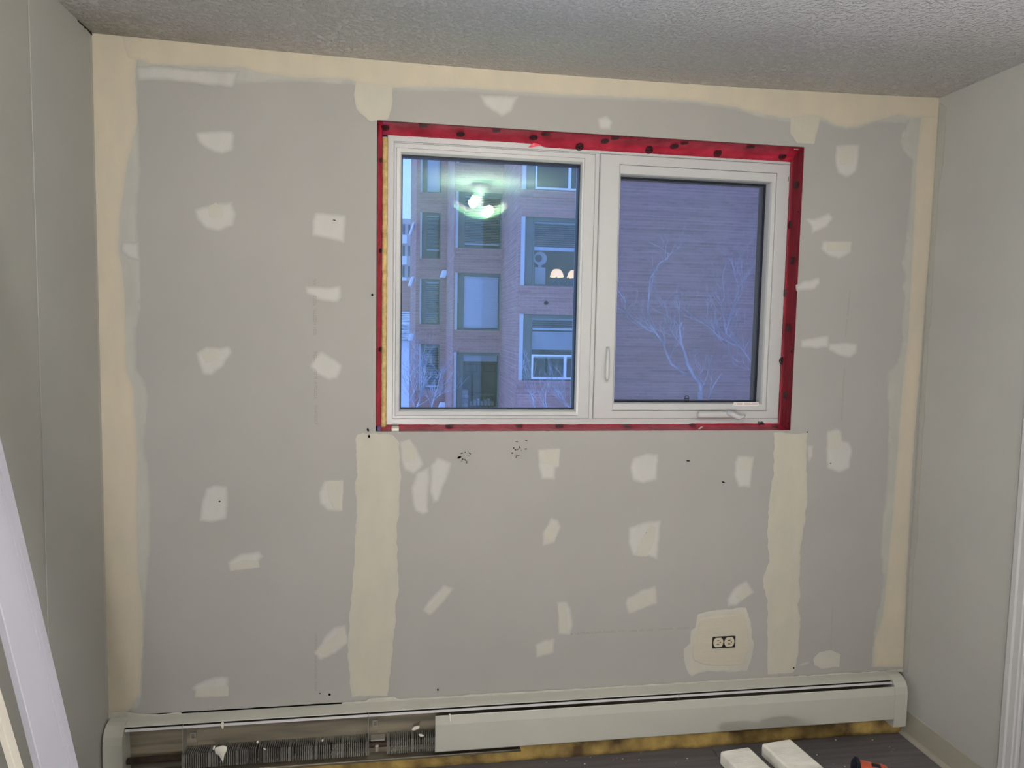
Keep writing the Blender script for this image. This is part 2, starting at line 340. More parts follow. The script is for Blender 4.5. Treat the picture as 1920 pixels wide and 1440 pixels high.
# door and casing on the right wall
def casing(y0, y1):
    s = 1 if y1 > y0 else -1
    pr = [(0, 0), (.008, 0), (.011, .004), (.011, .012), (.014, .016), (.014, .036), (.018, .042), (.018, .058), (.014, .064), (0, .064)]
    return [(W-d, y0+s*t) for d, t in pr]
trim = tag(empty('trim_1', (W, -.5, 0)), 'white moulded door casing on the right wall', kind='structure')
prism('casing_leg', casing(-.538, 0), 'z', 0, DZ, M['trim'], trim)
prism('casing_leg', casing(-1.332, -2), 'z', 0, DZ, M['trim'], trim)
prism('casing_head', [(W, DZ), (W-.011, DZ), (W-.014, DZ+.03), (W-.018, DZ+.064), (W, DZ+.064)], 'y', 0, 1, M['trim'], trim) if False else box('casing_head', W-.016, W, -1.396, -.474, DZ, DZ+.064, M['trim'], trim, bev=.003)
door = tag(empty('door_1', (W+.02, -.93, 0)), 'white panel door in the right wall', kind='structure')
box('door_slab', W+.004, W+.04, DY1, DY0, .008, DZ, M['trim'], door, bev=.002)
for z0, z1 in ((.2, .95), (1.1, 1.85)):
    for ya, yb in ((-.66, -.90), (-.97, -1.21)):
        rings_x = box('door_panel', W-.001, W+.006, yb, ya, z0, z1, M['trim'], door, bev=.004)
bm = bmesh.new(); tube_into(bm, [Vector((W+.004, -.60, 1)), Vector((W-.04, -.60, 1)), Vector((W-.045, -.60, 1)), Vector((W-.07, -.60, 1))], [.010, .010, .026, .022], 16)
frombm('door_knob', bm, M['galv'], door, True)
# vinyl cove base
cove = [(0, 0), (-.016, 0), (-.016, .003), (-.006, .010), (-.0035, .016), (-.003, .098), (-.0015, .101), (0, .101)]
tag(prism('baseboard_right', [(W+d, z) for d, z in cove], 'y', -.474, -.004, M['paint_left'] if False else principled('vinyl_cove_base', (.37, .355, .295), .5, .35)), 'olive grey vinyl cove base along the right wall', kind='structure')
bb = bpy.data.objects['baseboard_right']
tag(prism('baseboard_left', [(-d+.0026, z) for d, z in cove], 'y', BACK+.01, -.09, bb.data.materials[0]), 'olive grey vinyl cove base along the left wall', kind='structure')

# ------------------------------------------------------------------ window
YF = .075
win = tag(empty('window_1', (1.62, YF, 1.195)), 'white vinyl window with fixed pane beside a screened casement', kind='structure')
FX0, FX1, FZ0, FZ1 = .890, 2.352, 1.196, 2.181
def P(u, v, y): p = atY(u, v, y); return p.x, p.z
gx0, gx1, gz0, gz1 = .937, 1.563, 1.247, 2.122
MX0, MX1 = P(1103, 540, YF)[0], P(1119, 540, YF)[0]      # joint between the two units
rings_mesh('outer_frame', [(FX0, FX1, FZ0, FZ1, YF), (FX0+.020, FX1-.003, FZ0+.020, FZ1-.022, YF)], M['vinyl'], win, back=.17)
# fixed lite
fx1 = MX1-.002
rings_mesh('fixed_frame', [(FX0+.0205, fx1, FZ0+.0205, FZ1-.0225, YF+.004), (FX0+.022, fx1-.014, FZ0+.022, FZ1-.026, YF+.003), (FX0+.0225, fx1-.0145, FZ0+.0225, FZ1-.0265, YF+.009), (gx0-.018, gx1+.012, gz0-.020, gz1+.018, YF+.009)], M['vinyl'], win, back=.165)
rings_mesh('glazing_bead', [(gx0-.0175, gx1+.0115, gz0-.0195, gz1+.0175, YF+.010), (gx0-.0165, gx1+.0105, gz0-.0185, gz1+.0165, YF+.006), (gx0-.004, gx1+.003, gz0-.005, gz1+.005, YF+.008), (gx0, gx1, gz0, gz1, YF+.022)], M['vinyl'], win, back=.16)
GY = YF+.032
rings_mesh('pane_gasket', [(gx0-.002, gx1+.002, gz0-.002, gz1+.002, GY-.004), (gx0+.0035, gx1-.0045, gz0+.0045, gz1-.006, GY-.004)], M['gasket'], win, back=GY+.03)
box('glass_pane', gx0-.002, gx1+.002, GY, GY+.004, gz0-.002, gz1+.002, M['glass_in'], win)
def tilted_pane(x0, x1, z0, z1, y, rx, rz, mat):
    o = box('glass_pane', x0, x1, y, y+.004, z0, z1, mat, win)
    c = Vector(((x0+x1)/2, y, (z0+z1)/2)); R = Matrix.Rotation(math.radians(rx), 3, 'X') @ Matrix.Rotation(math.radians(rz), 3, 'Z')
    org = wloc(o)
    for v in o.data.vertices: v.co = R @ (v.co+org-c)+c-org
    return o
tilted_pane(gx0-.002, gx1+.002, gz0-.002, gz1+.002, GY+.016, TILT_X if 'TILT_X' in globals() else -.17, .12, M['glass_out'])
# casement unit
bx0, bx1 = P(1155, 540, YF)[0], P(1447, 540, YF)[0]
bz1, bz0 = P(1300, 316, YF)[1], P(1300, 770, YF)[1]
cx0, cx1 = P(1157.5, 540, YF+.012)[0], P(1435.5, 540, YF+.012)[0]
cz1, cz0 = P(1300, 335, YF+.012)[1], P(1300, 755.5, YF+.012)[1]
rings_mesh('casement_frame', [(MX1, FX1-.0035, FZ0+.0205, FZ1-.0225, YF+.003), (MX1+.003, FX1-.006, FZ0+.0235, FZ1-.026, YF-.001), (bx0-.001, bx1+.001, bz0-.001, bz1+.001, YF-.001), (bx0, bx1, bz0, bz1, YF+.005)], M['vinyl'], win, back=.165)
rings_mesh('screen_stop', [(bx0+.0005, bx1-.0005, bz0+.0005, bz1-.0005, YF+.004), (bx0+.002, bx1-.002, bz0+.002, bz1-.002, YF+.002), (cx0-.003, cx1+.003, cz0-.003, cz1+.003, YF+.004), (cx0, cx1, cz0, cz1, YF+.012)], M['vinyl'], win, back=.16)
SY = YF+.048
rings_mesh('casement_sash', [(cx0-.012, cx1+.012, cz0-.012, cz1+.012, SY+.012), (cx0+.001, cx1-.001, cz0+.001, cz1-.001, SY+.012)], M['vinyl'], win, back=SY+.05)
scr = empty('insect_screen', (1.99, SY, cz0)); scr.parent = win; scr.location = Vector((1.99, SY, cz0))-wloc(win)
rings_mesh('screen_frame', [(cx0-.004, cx1+.0, cz0-.002, cz1+.001, SY-.004), (cx0+.006, cx1-.009, cz0+.004, cz1-.008, SY-.004)], M['gasket'], scr, back=SY+.004)
box('screen_mesh', cx0, cx1-.006, SY-.0006, SY+.0006, cz0+.002, cz1-.006, M['screen'], scr)
tx, tz = P(1287.5, 747, SY-.006)
bm = bmesh.new()
for a, b in (((-.0088, -.0115), (-.0068, .009)), ((-.0068, .009), (.0068, .009)), ((.0068, .009), (.0088, -.0115)), ((-.0088, -.0115), (.0088, -.0115)), ((-.008, -.001), (.008, -.001))):
    tube_into(bm, [Vector((tx+a[0], SY-.007, tz+a[1])), Vector((tx+b[0], SY-.007, tz+b[1]))], [.0013, .0013], 6)
frombm('pull_tab', bm, M['black'], scr)
box('glass_pane', cx0-.002, cx1+.002, SY+.018, SY+.022, cz0-.002, cz1+.002, M['glass_in'], win)
tilted_pane(cx0-.002, cx1+.002, cz0-.002, cz1+.002, SY+.034, -.17, .12, M['glass_out'])
rings_mesh('pane_gasket', [(cx0-.002, cx1+.002, cz0-.002, cz1+.002, SY+.016), (cx0+.005, cx1-.005, cz0+.005, cz1-.005, SY+.016)], M['gasket'], win, back=SY+.040)
# latch lever on the mullion
lx, lz0 = P(1135, 712, YF)[0], P(1135, 712, YF)[1]; lz1 = P(1137, 652, YF)[1]
latch = empty('latch_lever', (0, 0, 0)); latch.parent = win; latch.location = Vector((lx, YF, lz0))-wloc(win)
bm = bmesh.new(); addbox(bm, lx-.001, lx+.014, YF-.006, YF, lz1-.030, lz1+.004, .003, 2); addbox(bm, lx+.004, lx+.012, YF-.010, YF, lz1-.060, lz1-.012, .003, 2)
frombm('latch_plate', bm, M['vinyl'], latch, True)
bm = bmesh.new(); prev = None
pts = [Vector((lx+.003, YF-.008, lz1)), Vector((lx+.0015, YF-.017, lz1-.012)), Vector((lx, YF-.021, lz1-.03)), Vector((lx-.0005, YF-.022, lz0+.02)), Vector((lx, YF-.021, lz0+.006)), Vector((lx+.0005, YF-.019, lz0))]
tube_into(bm, pts, [.0045, .0055, .0065, .008, .007, .003], 12)
frombm('latch_handle', bm, M['vinyl'], latch, True)
# folding crank
kx0, kz = P(1305, 777, YF); kx1 = P(1365, 775, YF)[0]; kx2, kz2 = P(1387, 780, YF)
crank = empty('crank_operator', (0, 0, 0)); crank.parent = win; crank.location = Vector((kx0, YF, kz))-wloc(win)
bm = bmesh.new(); addbox(bm, kx0, kx1+.01, YF-.026, YF, kz-.012, kz+.014, .010, 4)
frombm('crank_cover', bm, M['vinyl'], crank, True)
bm = bmesh.new(); tube_into(bm, [Vector((kx1-.012, YF-.022, kz+.010)), Vector((kx1+.004, YF-.034, kz+.004)), Vector((kx1+.022, YF-.040, kz-.006)), Vector((kx2-.003, YF-.036, kz-.004)), Vector((kx2+.004, YF-.034, kz+.002))], [.009, .011, .010, .006, .003], 12)
frombm('crank_handle', bm, principled('grey_crank', (.50, .52, .55), .35, .5), crank, True)
# printed caution strip on the stop
wx, wz = P(1376, 757, YF+.004); st = box('warning_sticker', wx-.002, wx+.098, YF+.0018, YF+.0026, wz-.006, wz+.006, principled('sticker_white', (.80, .78, .78), .4, .4), win)
bm = bmesh.new()
v = [bm.verts.new((wx+a, YF+.0015, wz+b)) for a, b in ((0, -.003), (.006, -.003), (.005, .003))]; bm.faces.new(v)
for a0, a1, b in ((.010, .032, .002), (.010, .032, -.002), (.040, .066, .002), (.040, .094, -.002), (.070, .094, .002)):
    addbox(bm, wx+a0, wx+a1, YF+.0012, YF+.0018, wz+b-.001, wz+b+.001)
frombm('sticker_print', bm, principled('sticker_red', (.50, .32, .30), .5, .3), win)
# pencil mark and ding
px_, pz_ = P(1478, 335, YF-.001); box('pencil_mark', px_-.001, px_+.001, YF-.0016, YF-.0008, pz_-.010, pz_+.006, M['speck'], win)

# gap filling left of the frame
tag(frombm('spray_foam_strip', (lambda bm: (tube_into(bm, [Vector((.8815+.0018*noise.noise(Vector((0, 0, z*40))), .060, z)) for z in [1.19+.0078*i for i in range(126)]], [.0095+.0022*noise.noise(Vector((9, 1, z*70))) for z in range(126)], 8), bm)[1])(bmesh.new()), M['sprayfoam'], None, True),
    'crumbly yellow spray foam filling the gap left of the window frame', 'insulation')

# ------------------------------------------------------------------ red sheathing tape around the opening
def tape(name, label, prof_fn, s0, s1, n, wr=.0012, seed=0, film='redtape'):
    """prof_fn(s,t)->Vector; wrinkled strip with 0.4 mm thickness"""
    m = 6; bm = bmesh.new(); g = {}
    for i in range(n+1):
        s = s0+(s1-s0)*i/n
        for k in range(m+1):
            t = k/m; p, nn = prof_fn(s, t)
            w = wr*(noise.noise(Vector((s*28+seed, t*2.2, seed)))+.6*noise.noise(Vector((s*75+seed, t*5, seed+4))))
            g[i, k] = bm.verts.new(p+nn*w)
    for i in range(n):
        for k in range(m): bm.faces.new((g[i, k], g[i+1, k], g[i+1, k+1], g[i, k+1]))
    bmesh.ops.solidify(bm, geom=bm.faces[:], thickness=.0005)
    root = empty(name, prof_fn((s0+s1)/2, .5)[0], label, 'tape')
    frombm('tape_film', bm, M[film], root, True)
    return root
def lerp(a, b, t): return a+(b-a)*t
def topf(s, t):
    edge = OZ1-.003+.0012*noise.noise(Vector((s*40, 0, 0)))
    lap = 0 if s < 1.40 else min(1, (s-1.40)/.03)*.010
    prof = [(.0005, edge), (.030, 2.1975), (.060, 2.186), (.0735, 2.1765-lap)]
    f = t*3; i = min(2, int(f)); f -= i
    return Vector((s, lerp(prof[i][0], prof[i+1][0], f), lerp(prof[i][1], prof[i+1][1], f))), Vector((0, -.5, -.85))
t_top = tape('red_tape_strip', 'wrinkled red tape strip along the top of the window opening', topf, OX0+.001, OX1-.001, 260, .0014, 1)
def rightf(s, t):
    lap = .003
    prof = [(.0005, OX1-.0012), (.045, OX1-.0025), (.0725, FX1+.0015), (.0735, FX1-.002-lap)]
    f = t*3; i = min(2, int(f)); f -= i
    return Vector((lerp(prof[i][1], prof[i+1][1], f), lerp(prof[i][0], prof[i+1][0], f), s)), Vector((-1, -.3, 0))
t_right = tape('red_tape_strip', 'red tape strip down the right side of the window opening', rightf, OZ0+.002, OZ1-.004, 180, .0012, 5, 'redtape_dirty')
def botf(s, t):
    prof = [(.0005, OZ0+.0012+.001*noise.noise(Vector((s*30, 5, 0)))), (.040, OZ0+.004), (.070, FZ0-.001), (.0738, FZ0+(.004 if s > 2.0 else .001))]
    f = t*3; i = min(2, int(f)); f -= i
    return Vector((s, lerp(prof[i][0], prof[i+1][0], f), lerp(prof[i][1], prof[i+1][1], f))), Vector((0, -.4, .9))
t_bot = tape('red_tape_strip', 'red tape strip along the bottom of the window opening', botf, .932, OX1-.002, 240, .0013, 9)
t_bot2 = tape('red_tape_strip', 'short red tape scrap at the lower left window corner', botf, OX0+.004, .911, 14, .001, 12)
def leftf(s, t):
    prof = [(.0008, OX0+.001), (.030, OX0+.006), (.040, OX0+.014), (.052, OX0+.0165)]
    f = t*3; i = min(2, int(f)); f -= i
    return Vector((lerp(prof[i][1], prof[i+1][1], f), lerp(prof[i][0], prof[i+1][0], f), s)), Vector((.7, -.7, 0))
t_left = tape('red_tape_strip', 'narrow red tape strip down the left side of the window opening', leftf, OZ0+.016, OZ1-.004, 160, .001, 15)
box('sill_filler', .909, .934, .001, .0745, OZ0+.0002, FZ0-.002, M['crumb'], shell, bev=.002)
# torn flap
fa = [P(990, 277, YF-.004), P(1002, 266, YF-.004), P(1022, 271, YF-.004), P(1016, 273, YF-.004)]
prism('torn_flap', fa, 'y', YF-.0042, YF-.0036, M['redtape'], t_top)
# round printed logo marks on the tape
def mark(root, fn, s, t, r, seed):
    p, nn = fn(s, t); p2, _ = fn(s, min(1, t+.06)); e1 = (fn(s+.002, t)[0]-fn(s-.002, t)[0]).normalized()
    e2 = (p2-p); e2 = (e2-e1*e2.dot(e1)).normalized(); n = e1.cross(e2)
    if n.dot(nn) < 0: n = -n
    a0 = random.uniform(-.4, .4); e1, e2 = e1*math.cos(a0)+e2*math.sin(a0), e2*math.cos(a0)-e1*math.sin(a0)
    bm = bmesh.new(); c = p+n*.0032
    rim = [bm.verts.new(c+(e1*math.cos(k*math.pi/10)+e2*math.sin(k*math.pi/10)*1.0)*r) for k in range(20)]
    inn = [bm.verts.new(c+(e1*math.cos(k*math.pi/10)+e2*math.sin(k*math.pi/10)*1.0)*r*.80) for k in range(20)]
    for k in range(20): bm.faces.new((rim[k], rim[(k+1) % 20], inn[(k+1) % 20], inn[k]))
    def bar(u0, u1, v0, v1):
        bm.faces.new([bm.verts.new(c+e1*u*r+e2*v*r) for u, v in ((u0, v0), (u1, v0), (u1, v1), (u0, v1))])
    bar(-.74, .74, .42, .62); bar(-.78, .78, -.24, .26); bar(-.62, .62, -.70, -.42); bar(-.2, .1, .26, .42); bar(.25, .5, -.42, -.24)
    bmesh.ops.solidify(bm, geom=bm.faces[:], thickness=.0002)
    frombm('printed_mark', bm, M['tapeprint'], root)
def near_s(u, v, ax, Y): p = atY(u, v, Y); return getattr(p, ax)
for u, v, t in ((722, 240, .45), (793, 229, .1), (864, 249, .55), (931, 240, .15), (1001, 256, .5), (1023, 252, .2), (1087, 271, .85), (1135, 264, .45), (1154, 258, .15), (1218, 276, .8), (1266, 272, .5), (1284, 266, .2), (1347, 283, .75), (1409, 271, .2), (1469, 290, .7)):
    mark(t_top, topf, near_s(u, v, 'x', .075*t), t, .0145, u)
for u, v, t in ((1497, 345, .25), (1483, 420, .62), (1489, 488, .25), (1473, 549, .66), (1480, 615, .3), (1464, 677, .68), (1472, 742, .3)):
    mark(t_right, rightf, near_s(u, v, 'z', .075*t), t, .0145, u)
for u, v, t in ((843, 805, .5), (975, 805, .5), (1051, 804, .5), (1178, 803, .5), (1303, 799, .6), (1430, 795, .75), (1457, 800, .4)):
    mark(t_bot, botf, near_s(u, v, 'x', .075*t), t, .0135, u)
for v in (300, 470, 655): mark(t_left, leftf, near_s(711, v, 'z', .03), .5, .008, v)
# white scraps of torn film caught on the tape
for u, v, a, ln, lab in ((1495, 279, .2, .030, 'crumpled white film scrap at the upper right window corner'), (1498, 505, 1.3, .028, 'thin white film sliver on the right tape strip'), (1313, 802, .5, .020, 'tiny white film sliver on the lower tape strip')):
    p = atY(u, v, .02); bm = bmesh.new()
    g = [[bm.verts.new(p+Vector((math.cos(a)*ln*(i/8-.5), -.003+.004*noise.noise(Vector((i*.9, k, u))), math.sin(a)*ln*(i/8-.5)+(k-.5)*.007*(1-abs(i/4-1)*.8)+.002*noise.noise(Vector((i, k*3, v))))))for k in range(2)] for i in range(9)]
    for i in range(8): bm.faces.new((g[i][0], g[i+1][0], g[i+1][1], g[i][1]))
    bmesh.ops.solidify(bm, geom=bm.faces[:], thickness=.0006)
    tag(frombm('film_scrap', bm, M['crumb']), lab, 'film scrap')

# ------------------------------------------------------------------ joint compound on the window wall
def dens(pts, step, jag, seed, smooth=True):
    n = len(pts); out = []
    for i in range(n):
        p0, p1, p2, p3 = pts[i-1], pts[i], pts[(i+1) % n], pts[(i+2) % n]
        L = math.hypot(p2[0]-p1[0], p2[1]-p1[1]); k = max(1, int(L/step))
        for j in range(k):
            t = j/k
            if smooth:
                q = [.5*((2*p1[a])+(-p0[a]+p2[a])*t*.6+(2*p0[a]-5*p1[a]+4*p2[a]-p3[a])*0*t*t) for a in (0, 1)]
                q = [lerp(p1[a], p2[a], t) for a in (0, 1)]
            else: q = [lerp(p1[a], p2[a], t) for a in (0, 1)]
            out.append(q)
    res = []
    for q in out:
        w = Vector((q[0]*38+seed, q[1]*38, seed*1.7)); dx = dz = 0.0
        for fr, am in ((1, 1.5), (3.3, .8), (9, .55)):
            dx += am*noise.noise(w*fr); dz += am*noise.noise(w*fr+Vector((31, 7, 3)))
        res.append((q[0]+jag*dx, q[1]+jag*dz))
    # light corner rounding
    m = len(res)
    return [((res[i-1][0]+2*res[i][0]+res[(i+1) % m][0])/4, (res[i-1][1]+2*res[i][1]+res[(i+1) % m][1])/4) for i in range(m)]
SEED = [0]
import numpy as np
from mathutils.geometry import delaunay_2d_cdt
def poly_on(name, pts, place, mat, parent, lev=0, thick=.0009, feather=.006, jag=.0016, step=.004):
    """pts in metres on a wall; place(a,b,d) -> world point d metres proud of the wall; thins out towards its rim"""
    SEED[0] += 1
    P2 = np.array(dens(pts, step, jag, SEED[0]*3.3)); n = len(P2)
    A, B = P2, np.roll(P2, -1, 0); AB = B-A; L2 = (AB**2).sum(1)+1e-12
    lo, hi = P2.min(0), P2.max(0); g = max(.0045, min(.012, math.sqrt((hi-lo).prod()/2600)))
    X, Y = np.meshgrid(np.arange(lo[0]+g/2, hi[0], g), np.arange(lo[1]+g/2, hi[1], g)); Q = np.stack([X.ravel(), Y.ravel()], 1)
    def dist(Q):
        d = np.empty(len(Q))
        for i in range(0, len(Q), 500):
            q = Q[i:i+500, None, :]; t = np.clip(((q-A)*AB).sum(2)/L2, 0, 1); d[i:i+500] = np.sqrt((((A+t[..., None]*AB)-q)**2).sum(2)).min(1)
        return d
    Q = Q[dist(Q) > g*.45] if len(Q) else Q
    vs = [Vector(p) for p in P2]+[Vector(q) for q in Q]
    r = delaunay_2d_cdt(vs, [(i, (i+1) % n) for i in range(n)], [], 1, 1e-6)
    co = np.array([tuple(v) for v in r[0]]); d = dist(co)
    base = .0001+lev*.0008; w = np.clip(d/max(feather, 1e-4), 0, 1)
    V = [place(c[0], c[1], base+thick*(.25+.75*float(t)) if t > 0 else base) for c, t in zip(co, w)]
    me = bpy.data.meshes.new(name); me.from_pydata([tuple(v) for v in V], [], [tuple(f) for f in r[2]]); me.update()
    at = me.attributes.new('feather', 'FLOAT', 'POINT'); at.data.foreach_set('value', (.10+.9*w).astype('f'))
    nr = place(0, 0, 1)-place(0, 0, 0)
    bm = bmesh.new(); bm.from_mesh(me); bm.normal_update()
    fl = [f for f in bm.faces if f.normal.dot(nr) < 0]
    if fl: bmesh.ops.reverse_faces(bm, faces=fl)
    bm.to_mesh(me); bm.free()
    return link(name, me, mat, parent, True)
back_place = lambda a, b, d: Vector((a, -d, b))
def bpx(pts, o=(0, 0, 1)): return [P(o[0]+x*o[2], o[1]+y*o[2], 0) for x, y in pts]
S1 = 700/1920; S2 = 520/1920; S3 = 1220/1920
c1, c2, c3, c4, c5 = (0, 0, S1), (0, 400, S1), (100, 850, S1), (650, 780, S1), (1220, 780, S1)
c6, c7, c8 = (1400, 150, S2), (1400, 450, S2), (700, 0, S3)
px1 = (0, 0, 1)
def band(name, pts, o, mat, lev, **k): return poly_on(name, bpx(pts, o), back_place, M[mat], shell, lev, **k)
# taped inside corners, ceiling joint and butt seams
band('corner_skim', [(164, 50), (262, 70), (258, 150), (264, 321), (257, 412), (264, 492), (264, 582), (255, 626), (257, 692), (273, 714), (279, 746), (272, 838), (281, 880), (277, 860), (284, 923), (282, 1032), (273, 1142), (270, 1215), (266, 1306), (260, 1330), (198, 1336)], px1, 'mud_halo', 0, feather=.003)
band('corner_compound', [(164, 50), (262, 60), (254, 153), (259, 226), (240, 300), (226, 400), (222, 470), (233, 528), (237, 692), (250, 728), (258, 850), (257, 960), (258, 1060), (268, 1142), (267, 1215), (262, 1300), (240, 1334), (200, 1338)], px1, 'mud_cream', 1, feather=.012)
band('ceiling_joint_skim', [(250, 60), (1765, 175), (1700, 232), (1644, 230), (1606, 243), (1573, 243), (1535, 226), (1475, 230), (1431, 223), (1373, 206), (1297, 195), (1183, 189), (1005, 182), (865, 172), (735, 172), (656, 158), (547, 154), (440, 158), (400, 163), (330, 155), (253, 153)], px1, 'mud_halo', 0, feather=.008)
band('ceiling_joint_compound', [(225, 55), (1766, 175), (1764, 222), (1700, 220), (1684, 215), (1644, 226), (1606, 238), (1573, 237), (1552, 228), (1535, 216), (1475, 222), (1431, 215), (1373, 200), (1297, 189), (1183, 183), (1005, 175), (865, 164), (732, 163), (671, 155), (656, 149), (547, 145), (489, 137), (459, 127), (365, 125), (292, 122), (258, 112), (240, 108)], px1, 'mud_cream', 2, feather=.008)
band('seam_compound', [(668, 150), (664, 175), (667, 204), (693, 227), (728, 224), (735, 200), (736, 150)], px1, 'mud_band', 1, feather=.006)
band('seam_compound', [(1482, 215), (1481, 250), (1494, 268), (1526, 270), (1534, 240), (1540, 215)], px1, 'mud_band', 1, feather=.006)
band('corner_skim', [(1766, 180), (1704, 215), (1698, 239), (1687, 266), (1692, 282), (1710, 300), (1706, 367), (1700, 421), (1696, 475), (1689, 491), (1696, 518), (1690, 537), (1697, 558), (1690, 602), (1692, 640), (1682, 680), (1663, 699), (1663, 742), (1666, 788), (1665, 824), (1662, 900), (1656, 962), (1650, 1035), (1655, 1079), (1650, 1130), (1640, 1163), (1633, 1252), (1693, 1252), (1712, 860), (1738, 520)], px1, 'mud_halo', 0, feather=.004)
band('corner_compound', [(1766, 185), (1727, 215), (1718, 300), (1714, 400), (1708, 520), (1702, 640), (1690, 740), (1682, 850), (1674, 960), (1664, 1060), (1656, 1150), (1640, 1200), (1638, 1250), (1693, 1250), (1698, 1108), (1709, 889), (1736, 540), (1758, 285)], px1, 'mud_cream', 1, feather=.012)
band('seam_compound', [(50, 95), (240, 90), (270, 140), (275, 300), (270, 500), (255, 640), (265, 780), (265, 900), (250, 980), (255, 1050), (240, 1150), (220, 1350), (212, 1442), (30, 1442), (5, 1250), (10, 1120), (20, 950), (40, 750), (50, 500)], c4, 'mud_band', 0, feather=.004, jag=.0030)
band('seam_compound', [(635, 85), (805, 88), (800, 250), (805, 430), (790, 570), (770, 680), (765, 850), (770, 920), (755, 970), (770, 1050), (755, 1250), (735, 1320), (600, 1330), (600, 1280), (600, 950), (575, 850), (610, 740), (600, 600), (610, 420), (632, 300)], c5, 'mud_band', 0, feather=.004, jag=.0030)
